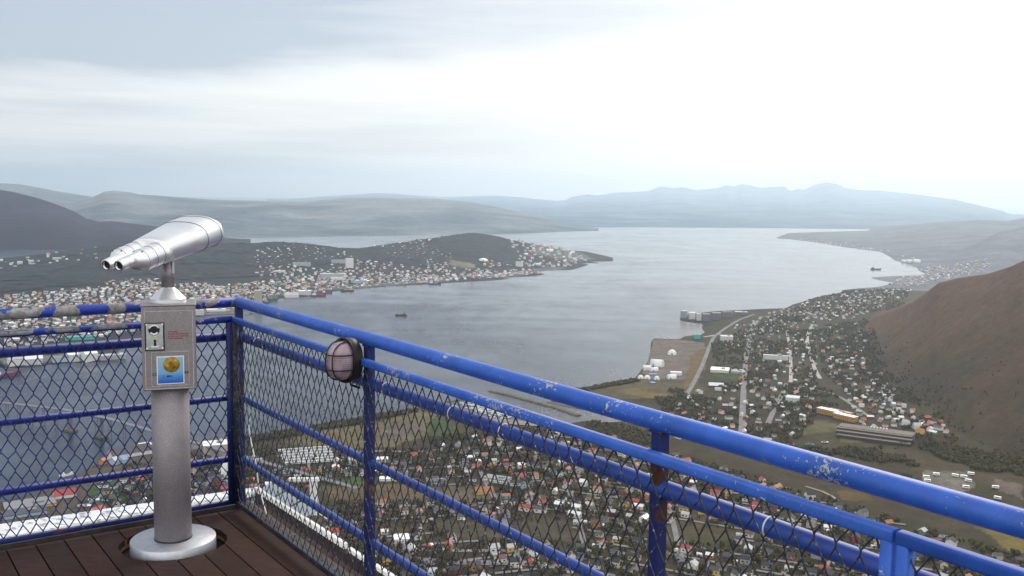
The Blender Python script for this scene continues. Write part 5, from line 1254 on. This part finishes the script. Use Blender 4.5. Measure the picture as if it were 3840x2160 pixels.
# ------------------------------------------------------------------ breakwater, marina, boats
def tongue(pts, w, h, lab, name='breakwater', mat=None):
    P = [onz(u, v, WATER)[:2] for u, v in pts]; m = MB(); prof = [(-w/2-4, -h-2), (w/2+4, -h-2), (w/2, h), (-w/2, h)]
    rings = []
    for i, p in enumerate(P):
        t = P[min(i+1, len(P)-1)]-P[max(i-1, 0)]; t = t/np.linalg.norm(t); n = np.array([-t[1], t[0]])
        rings.append([(p[0]+n[0]*a, p[1]+n[1]*a, WATER+b) for a, b in prof])
    m.loft(rings, smooth=False); o = m.build(name, mat or mat_bw); tag(o, lab, name.replace('_', ' ')); return o
mat_bw = plain('breakwater_rock', (.10, .085, .06), .95, 0, .4, .15)
tongue([(1838, 1467), (1900, 1480), (2000, 1507), (2085, 1530), (2170, 1560)], 10, 2.2, 'long brown stone breakwater sheltering the marina from the fjord')
tongue([(1560, 1531), (1650, 1512), (1720, 1499), (1842, 1497)], 6, 1.6, 'short low breakwater closing the marina at its outer end')
tongue([(2052, 1508), (2110, 1520), (2190, 1536)], 4, 1.0, 'thin dark sandbar in the lagoon beside the long breakwater', 'sandbar')
for k, (a, b) in enumerate((((1730, 1512), (1880, 1540)), ((1745, 1528), (1930, 1560)), ((1780, 1505), (1950, 1538)))):
    tongue([a, b], 2.5, .7, ('floating pier nearest the shore', 'floating pier in the middle of the marina', 'floating pier nearest the breakwater')[(1, 0, 2)[k]], 'pier', RM['light grey'])
hullm = plain('white_hull', (.80, .80, .80), .35, 0, .05, .5)
def boat_mesh(L=9, cab=True):
    m = MB(); b = L*.16
    rings = [[(-L/2, -b*.9, 0), (-L/2, b*.9, 0), (-L/2, b, 1.3), (-L/2, -b, 1.3)], [(L*.1, -b*.9, -.1), (L*.1, b*.9, -.1), (L*.1, b*1.05, 1.45), (L*.1, -b*1.05, 1.45)], [(L*.5, -.1, .3), (L*.5, .1, .3), (L*.56, .15, 1.9), (L*.56, -.15, 1.9)]]
    m.loft(rings, smooth=False); m.box((-L*.05, 0, 2.1), (L*.38, b*1.3, 1.5)); m.box((0, 0, 2.2), (L*.30, b*1.34, .6), m=1); return m.mesh('motor_boat', [hullm, mat_glass])
bms = [recalc(boat_mesh(7)), recalc(boat_mesh(9.5)), recalc(boat_mesh(12))]
k = 0; mp_px = [(1712, 1508), (1800, 1502), (1990, 1556), (1985, 1578), (1820, 1572)]
for row in range(6):
    for c_ in range(11):
        f, g = (c_+.5)/11, (row+.5)/6; u = (1716+(1808-1716)*g)*(1-f)+(1858+(2000-1858)*g)*f+random.uniform(-4, 4); v = (1512-8*g)*(1-f)+(1574-18*g)*f+random.uniform(-2, 2)
        if random.random() < .12: continue
        p = onz(u, v, WATER); o = link('motor_boat', random.choice(bms)); o.location = (p[0], p[1], WATER-.2); o.rotation_euler = (0, 0, random.choice((.5, .5+PI))+random.uniform(-.15, .15))
        tag(o, 'small white motor boat moored in the marina behind the stone breakwater', 'boat', 'boats moored in the marina'); k += 1
def ship(name, u, v, L, rot, hull, deckc, sup, label, cat='ship', funnel=True):
    p = onz(u, v, WATER); o = empty(name, (p[0], p[1], WATER), -math.atan2(p[0], p[1])+rot); tag(o, label, cat); b = L*.085; h = L*.075+1.5
    MB().loft([[(-L*.48, -b*.7, -1), (-L*.48, b*.7, -1), (-L*.5, b*.85, h), (-L*.5, -b*.85, h)], [(-L*.25, -b, -1), (-L*.25, b, -1), (-L*.25, b, h*.9), (-L*.25, -b, h*.9)], [(L*.2, -b, -1), (L*.2, b, -1), (L*.2, b, h), (L*.2, -b, h)], [(L*.47, -.2, -1), (L*.47, .2, -1), (L*.52, .3, h*1.5), (L*.52, -.3, h*1.5)]], smooth=False).build('hull', hull, o)
    MB().box((-L*.28, 0, h*.9+L*.045), (L*.22, b*1.7, L*.09)).build('superstructure', sup, o); MB().box((-L*.26, 0, h*.9+L*.115), (L*.13, b*1.4, L*.05)).build('bridge', sup, o)
    MB().box((-L*.26, 0, h*.9+L*.118), (L*.135, b*1.45, L*.018)).build('window', mat_glass, o)
    MB().tube([(-L*.2, 0, h+L*.1), (-L*.2, 0, h+L*.24)], L*.006+.1, 8).build('mast', sup, o)
    MB().tube([(L*.25, 0, h*.9), (L*.25, 0, h+L*.14)], L*.005+.1, 8).build('derrick', deckc, o)
    MB().box((L*.08, 0, h*.9+L*.012), (L*.3, b*1.2, L*.03)).build('hatch', deckc, o)
    return o
hm = {k: plain('ship_'+k, c, .5, 0, .15, .2) for k, c in {'dark': (.045, .03, .04), 'red': (.30, .03, .03), 'yellow': (.62, .48, .08), 'maroon': (.16, .03, .04), 'rust': (.22, .10, .06)}.items()}
ship('cargo_boat', 1504, 1184, 40, PI+.05, hm['dark'], hm['rust'], hm['rust'], 'dark boat under way alone in the middle of the fjord')
ship('cargo_ship', 1194, 1111, 62, .25, hm['maroon'], hm['red'], hullm, 'dark red ship moored in front of the cream-white warehouse')
ship('cargo_ship', 1226, 1100, 46, .3, hm['red'], hm['dark'], hullm, 'short red ship moored at the dark quay right of the warehouse')
ship('supply_ship', 1303, 1092, 54, PI+.2, hm['dark'], hm['yellow'], hm['yellow'], 'dark-hulled ship with yellow superstructure at the island quay')
ship('coast_ship', 1630, 1066, 58, .1, hm['dark'], hullm, hullm, 'white ship with dark hull moored farthest along the island shore')
ship('cargo_ship', 20, 1412, 70, .5, hm['maroon'], hm['rust'], hullm, 'brown-hulled ship moored left behind the fence below the white halls')
ship('fishing_boat', 3284, 1011, 60, .2, hm['dark'], hm['rust'], hm['dark'], 'small dark boat lying off the far right shore')
ship('fishing_boat', 250, 1784, 22, .5, hullm, hm['dark'], hullm, 'small white boat at the left shore behind the fence')
# wake of the boat in the fjord
# crane
x, y, z = place(1770, 1053, heightI); o = empty('harbour_crane', (x, y, z), .3); tag(o, 'red harbour crane on the island shore', 'crane')
for sx in (-4, 4): MB().tube([(sx, 0, -1), (sx*.3, 0, 26)], .9, 6).build('leg', hm['red'], o)
MB().box((0, 0, 27), (5, 5, 4)).build('cab', hm['red'], o); MB().tube([(0, 0, 28), (6, 0, 44)], [.9, .5], 6).build('jib', hm['red'], o)

# ------------------------------------------------------------------ bridge
P1, P2 = onz(265, 1616, WATER), onz(381, 1641, WATER); bd = (P2-P1)[:2]; span = np.linalg.norm(bd); bd /= span; mid = (P1+P2)[:2]/2
br = empty('bridge', (mid[0], mid[1], WATER), math.atan2(bd[1], bd[0])); tag(br, 'long slender grey road bridge on thin pillars crossing the sound behind the fence', 'bridge')
mc = plain('bridge_concrete', (.17, .17, .19), .9, 0, .15, .1)
def deckz(s): return 36-max(0, abs(s)-60)*.055
ss = np.linspace(-640, 620, 64); m = MB()
m.loft([[(s, -4.5, max(6, deckz(s))-1.4), (s, 4.5, max(6, deckz(s))-1.4), (s, 4.8, max(6, deckz(s))), (s, -4.8, max(6, deckz(s)))] for s in ss], smooth=False); m.build('road_deck', mc, br)
for sd_ in (-4.7, 4.7): MB().tube([(s, sd_, max(6, deckz(s))+1.0) for s in ss], .14, 4).build('parapet', mc, br)
pm = MB().box((0, -2.2, .5), (1.1, 1.2, 1)).box((0, 2.2, .5), (1.1, 1.2, 1)).mesh('pillar', mc)
for s in np.arange(-620, 621, 36.):
    if abs(s) < span/2+20 and abs(abs(s)-span/2) > 18: continue
    o = link('pillar', pm, br); o.location = (s, 0, -1); o.scale = (1, 1, max(6, deckz(s)))
for s in (-span/2, span/2):
    MB().box((s, 0, (deckz(s)-2)/2), (3.5, 6, deckz(s)+1)).build('main_pier', mc, br)
    for a_ in (-1, 1):
        MB().loft([[(s+a_*5+12*k_*math.cos(t)*.75, 13*a_*.0+9*k_*math.sin(t), zz2) for t in np.linspace(0, 2*PI, 20)[:-1]] for k_, zz2 in ((1.05, -2), (1, 3.2), (.85, 3.6))], smooth=False).build('pier_guard', mat_bw, br)

# ------------------------------------------------------------------ caravans, camper vans, cars
def caravan_mesh():
    m = MB(); m.box((0, 0, 1.75), (6.6, 2.4, 2.5)); m.box((-2.7, 0, 1.2), (1.6, 2.3, 1.4)); m.box((.4, 0, 2.1), (4.4, 2.46, .7), m=1)
    for sx in (-2, 2): m.lathe([(.38, -1.2), (.38, 1.2)], (sx, 0, .38), 10, m=2, mat=Matrix.Rotation(PI/2, 3, 'X'))
    return m.mesh('caravan', [hullm, mat_glass, mat_dark])
cm_ = caravan_mesh()
for row in range(6):
    for c_ in range(13):
        u = 1052+c_*14.5+row*5; v = 1694+row*10-c_*1.0
        if random.random() < .06: continue
        x, y, z = place(u, v); o = link('caravan', cm_); o.location = (x, y, z+.4); o.rotation_euler = (0, 0, -math.atan2(x, y)+.05); o.scale = (1.05, 1.1, 1.2)
        tag(o, 'white caravan standing in the tight rows of the camping field', 'caravan', 'caravans in rows on the camping field')
for (u, v, lab) in [(3473, 1795, 'white camper van at the left edge of the gravel car park, upper of a pair'), (3477, 1809, 'white camper van at the left edge of the gravel car park, lower of a pair'), (3511, 1785, 'white camper van alone on the upper edge of the car park'),
 (3582, 1790, 'short white camper van on the upper right edge of the car park'), (3614, 1794, 'white camper van at the right edge of the car park, upper of two'), (3631, 1809, 'white camper van at the right edge of the car park, lower of two'), (3622, 1833, 'pale van parked in the middle right of the gravel car park'),
 (3641, 1783, 'cream van in the bushes above the car park'), (3733, 1834, 'white van on the track right of the gravel car park'), (3741, 1875, 'small white van nearest the blue rail right of the car park')]:
    x, y, z = place(u, v); o = link('camper_van', cm_); o.location = (x, y, z+.5); o.rotation_euler = (0, 0, -math.atan2(x, y)+random.uniform(-.3, .2)); o.scale = (1.35, 1.4, 1.3); tag(o, lab, 'camper van')
def car_mesh(mt):
    m = MB(); m.loft([[(-2.1, -.85, .3), (-2.1, .85, .3), (-2.1, .85, .95), (-2.1, -.85, .95)], [(2.1, -.85, .3), (2.1, .85, .3), (2.1, .8, .85), (2.1, -.8, .85)]], smooth=False)
    m.loft([[(-1.7, -.75, .9), (1.0, -.75, .9), (1.0, .75, .9), (-1.7, .75, .9)], [(-1.3, -.65, 1.5), (.4, -.65, 1.5), (.4, .65, 1.5), (-1.3, .65, 1.5)]], m=1, smooth=False)
    for sx in (-1.3, 1.3): m.lathe([(.33, -.86), (.33, .86)], (sx, 0, .33), 10, m=2, mat=Matrix.Rotation(PI/2, 3, 'X'))
    return m.mesh('car', [mt, mat_glass, mat_dark])
for (u, v, mt, sc, lab) in [(2966, 1671, hm['red'], 2.0, 'red truck parked on the brown ground above the blue rail'), (3036, 1672, WM['turquoise'], 2.4, 'turquoise truck parked right of the red one'), (3093, 1662, hullm, 2.0, 'white truck parked before the stepped hall'), (412, 1862, hm['red'], 1.8, 'dark red truck by the left shore behind the fence'), (400, 1880, WM['pale blue'], 2.0, 'blue truck standing below the dark red truck')]:
    x, y, z = place(u, v); o = link('truck', car_mesh(mt)); o.location = (x, y, z+.6); o.rotation_euler = (0, 0, .1); o.scale = (sc*1.4, sc, sc); tag(o, lab, 'truck')
cars = [(recalc(car_mesh(k)), n_) for k, n_ in ((hullm, 'white'), (hm['red'], 'red'), (WM['grey'], 'grey'), (WM['dark grey'], 'dark'), (WM['pale blue'], 'pale blue'))]
spots = []
for a, b, n in (((1490, 2108), (2060, 2126), 22), ((1500, 2118), (2040, 2140), 16), ((1300, 1898), (2200, 1890), 14), ((1300, 2060), (2040, 2080), 12), ((1350, 1755), (1420, 1750), 8), ((730, 1650), (890, 1650), 12)):
    for k in range(n):
        f = (k+random.uniform(.2, .8))/n; spots.append((a[0]+(b[0]-a[0])*f, a[1]+(b[1]-a[1])*f+random.uniform(-3, 3)))
for u, v in spots:
    x, y, z = place(u, v); cm2, cn2 = random.choice(cars); o = link('car', cm2); o.location = (x, y, z+.9); o.rotation_euler = (0, 0, random.choice((.1, .3, 1.7))); o.scale = (1.1, 1.1, 1.15)
    tag(o, f'tiny {cn2} car on a road or car park in the valley', 'car', f'{cn2} cars along the valley roads')

# ------------------------------------------------------------------ woodland that reads as one mass
ICO = None
bm = bmesh.new(); bmesh.ops.create_icosphere(bm, subdivisions=1, radius=1); IV = np.array([v.co[:] for v in bm.verts]); IF = np.array([[v.index for v in f.verts] for f in bm.faces]); bm.free()
def wood_mesh(name, pts, zs, hgt, mats, label, clumps=3):
    n = len(pts); V = []; Q = []; MI = []
    base = 0; hv = hgt*rng.uniform(.55, 1.35, n)
    for c in range(clumps):
        off = rng.normal(0, .2, (n, 2))*hv[:, None]; zc = zs+hv*(.42+.22*c/clumps+rng.uniform(-.1, .12, n))
        r = np.stack([hv*rng.uniform(.20, .36, n), hv*rng.uniform(.20, .36, n), hv*rng.uniform(.28, .48, n)], 1)
        jit = rng.uniform(.68, 1.3, (n, len(IV), 1)); ctr = np.concatenate([pts+off, zc[:, None]], 1)
        V.append((ctr[:, None]+IV[None]*jit*r[:, None]).reshape(-1, 3)); Q.append((IF[None]+(np.arange(n)*len(IV))[:, None, None]+base).reshape(-1, 3)); base += n*len(IV)
        MI.append(np.repeat(rng.integers(0, len(mats), n), len(IF)))
    o = link(name, big_mesh(name, np.concatenate(V), np.concatenate(Q), mats, np.concatenate(MI), smooth=False)); struct(o, 'stuff', label, 'trees'); return o
leaf = [plain('leaf_'+str(k), c, .9, 0, .4, .4, .15) for k, c in enumerate([(.048, .046, .022), (.062, .058, .026), (.040, .038, .021), (.098, .070, .028), (.075, .072, .028), (.060, .046, .025)])]
def pts_in(px, n, hf=heightA, thr=0.0, sc=80., avoid=()):
    P = region(px); xs = [p[0] for p in P]; ys = [p[1] for p in P]; x = rng.uniform(min(xs), max(xs), n*6); y = rng.uniform(min(ys), max(ys), n*6)
    ok = inpoly(x, y, P) & (fbm(x/sc, y/sc, 91, 3) > thr)
    for a in avoid: ok &= ~inpoly(x, y, region(a))
    x, y = x[ok][:n], y[ok][:n]; return np.stack([x, y], 1)
av2 = avoidA
groups = [pts_in([(900, 1680), (1600, 1690), (2080, 1610), (2300, 1630), (2480, 1680), (2640, 1740), (3000, 1845), (3400, 1980), (3900, 2130), (4100, 2420), (600, 2420), (600, 1900)], 6500, thr=.33, sc=45, avoid=av2),
 pts_in([(923, 1637), (1169, 1597), (1338, 1568), (1441, 1547), (1562, 1536), (1570, 1542), (1440, 1566), (1338, 1590), (1200, 1612), (1060, 1640), (923, 1660)], 750),
 pts_in([(1620, 1640), (2080, 1600), (2080, 1640), (1640, 1690)], 350, thr=.45), pts_in([(2150, 1462), (2250, 1446), (2300, 1432), (2390, 1420), (2400, 1428), (2300, 1444), (2160, 1472)], 260),
 pts_in([(2200, 1575), (2330, 1590), (2500, 1640), (2480, 1680), (2200, 1610)], 260, thr=.42), pts_in([(2440, 1470), (2640, 1440), (2770, 1440), (2770, 1600), (2500, 1560)], 700, thr=.45),
 pts_in([(2660, 1290), (2800, 1230), (3000, 1150), (3060, 1160), (3060, 1440), (2800, 1450), (2690, 1400)], 1500, thr=.42), pts_in([(2800, 1440), (3060, 1440), (3180, 1520), (3060, 1540), (3050, 1600), (2950, 1680), (2800, 1690)], 700, thr=.40),
 pts_in([(3060, 1230), (3250, 1200), (3330, 1400), (3560, 1600), (3600, 1680), (3350, 1690), (3380, 1600), (3180, 1480), (3080, 1400)], 1500, thr=.40),
 pts_in([(2650, 1690), (2960, 1685), (3240, 1690), (3600, 1690), (3840, 1740), (3840, 1800), (3640, 1770), (3450, 1780), (3400, 1820), (3240, 1745)], 900, thr=.36), pts_in([(3000, 1110), (3160, 1090), (3420, 1080), (3380, 1160), (3060, 1200)], 1300, thr=.36),
 pts_in([(420, 1760), (560, 1720), (720, 1760), (890, 1700), (890, 1840), (420, 1910)], 220, thr=.44)]
pp = np.concatenate(groups); zs = heightA(pp[:, 0], pp[:, 1]); ok = zs > WATER+.8
hcl = np.array([(p[0], p[1]) for p in P3[:, :2]])
# keep crowns off the houses
keep = np.ones(len(pp), bool)
for i in range(0, len(pp), 500):
    d2 = ((pp[i:i+500, None]-hcl[None])**2).sum(-1).min(1); keep[i:i+500] = d2 > 42
ok &= keep
wood_mesh('woodland', pp[ok], zs[ok], 6.2, leaf, 'dark birch woodland and garden trees among the valley houses')
mp_ = []
for n_, lo in ((350, 0.),):
    fa, fr, ca, ce, rca, rcr = mtn[:6]; a_ = rng.uniform(R_(20.2), R_(31), n_*4); t_ = rng.beta(1., 7., n_*4)
    r_ = np.interp(a_, fa, fr)+(np.interp(a_, rca, rcr)-np.interp(a_, fa, fr))*t_; x, y = r_*np.sin(a_), r_*np.cos(a_); k_ = fbm(x/70, y/110, 97, 4)+.25*(1-t_) > .60
    mp_ = np.stack([x[k_], y[k_]], 1)[:n_]
zs = heightA(mp_[:, 0], mp_[:, 1])
mleaf = [plain('slope_leaf_'+str(k), c, .95, 0, .3, .4, .1) for k, c in enumerate([(.080, .052, .030), (.095, .060, .034), (.105, .062, .035), (.065, .046, .026)])]
wood_mesh('woodland', mp_, zs, 4.6, mleaf, 'low brown autumn birch scrub on the mountain slope to the right', 2)
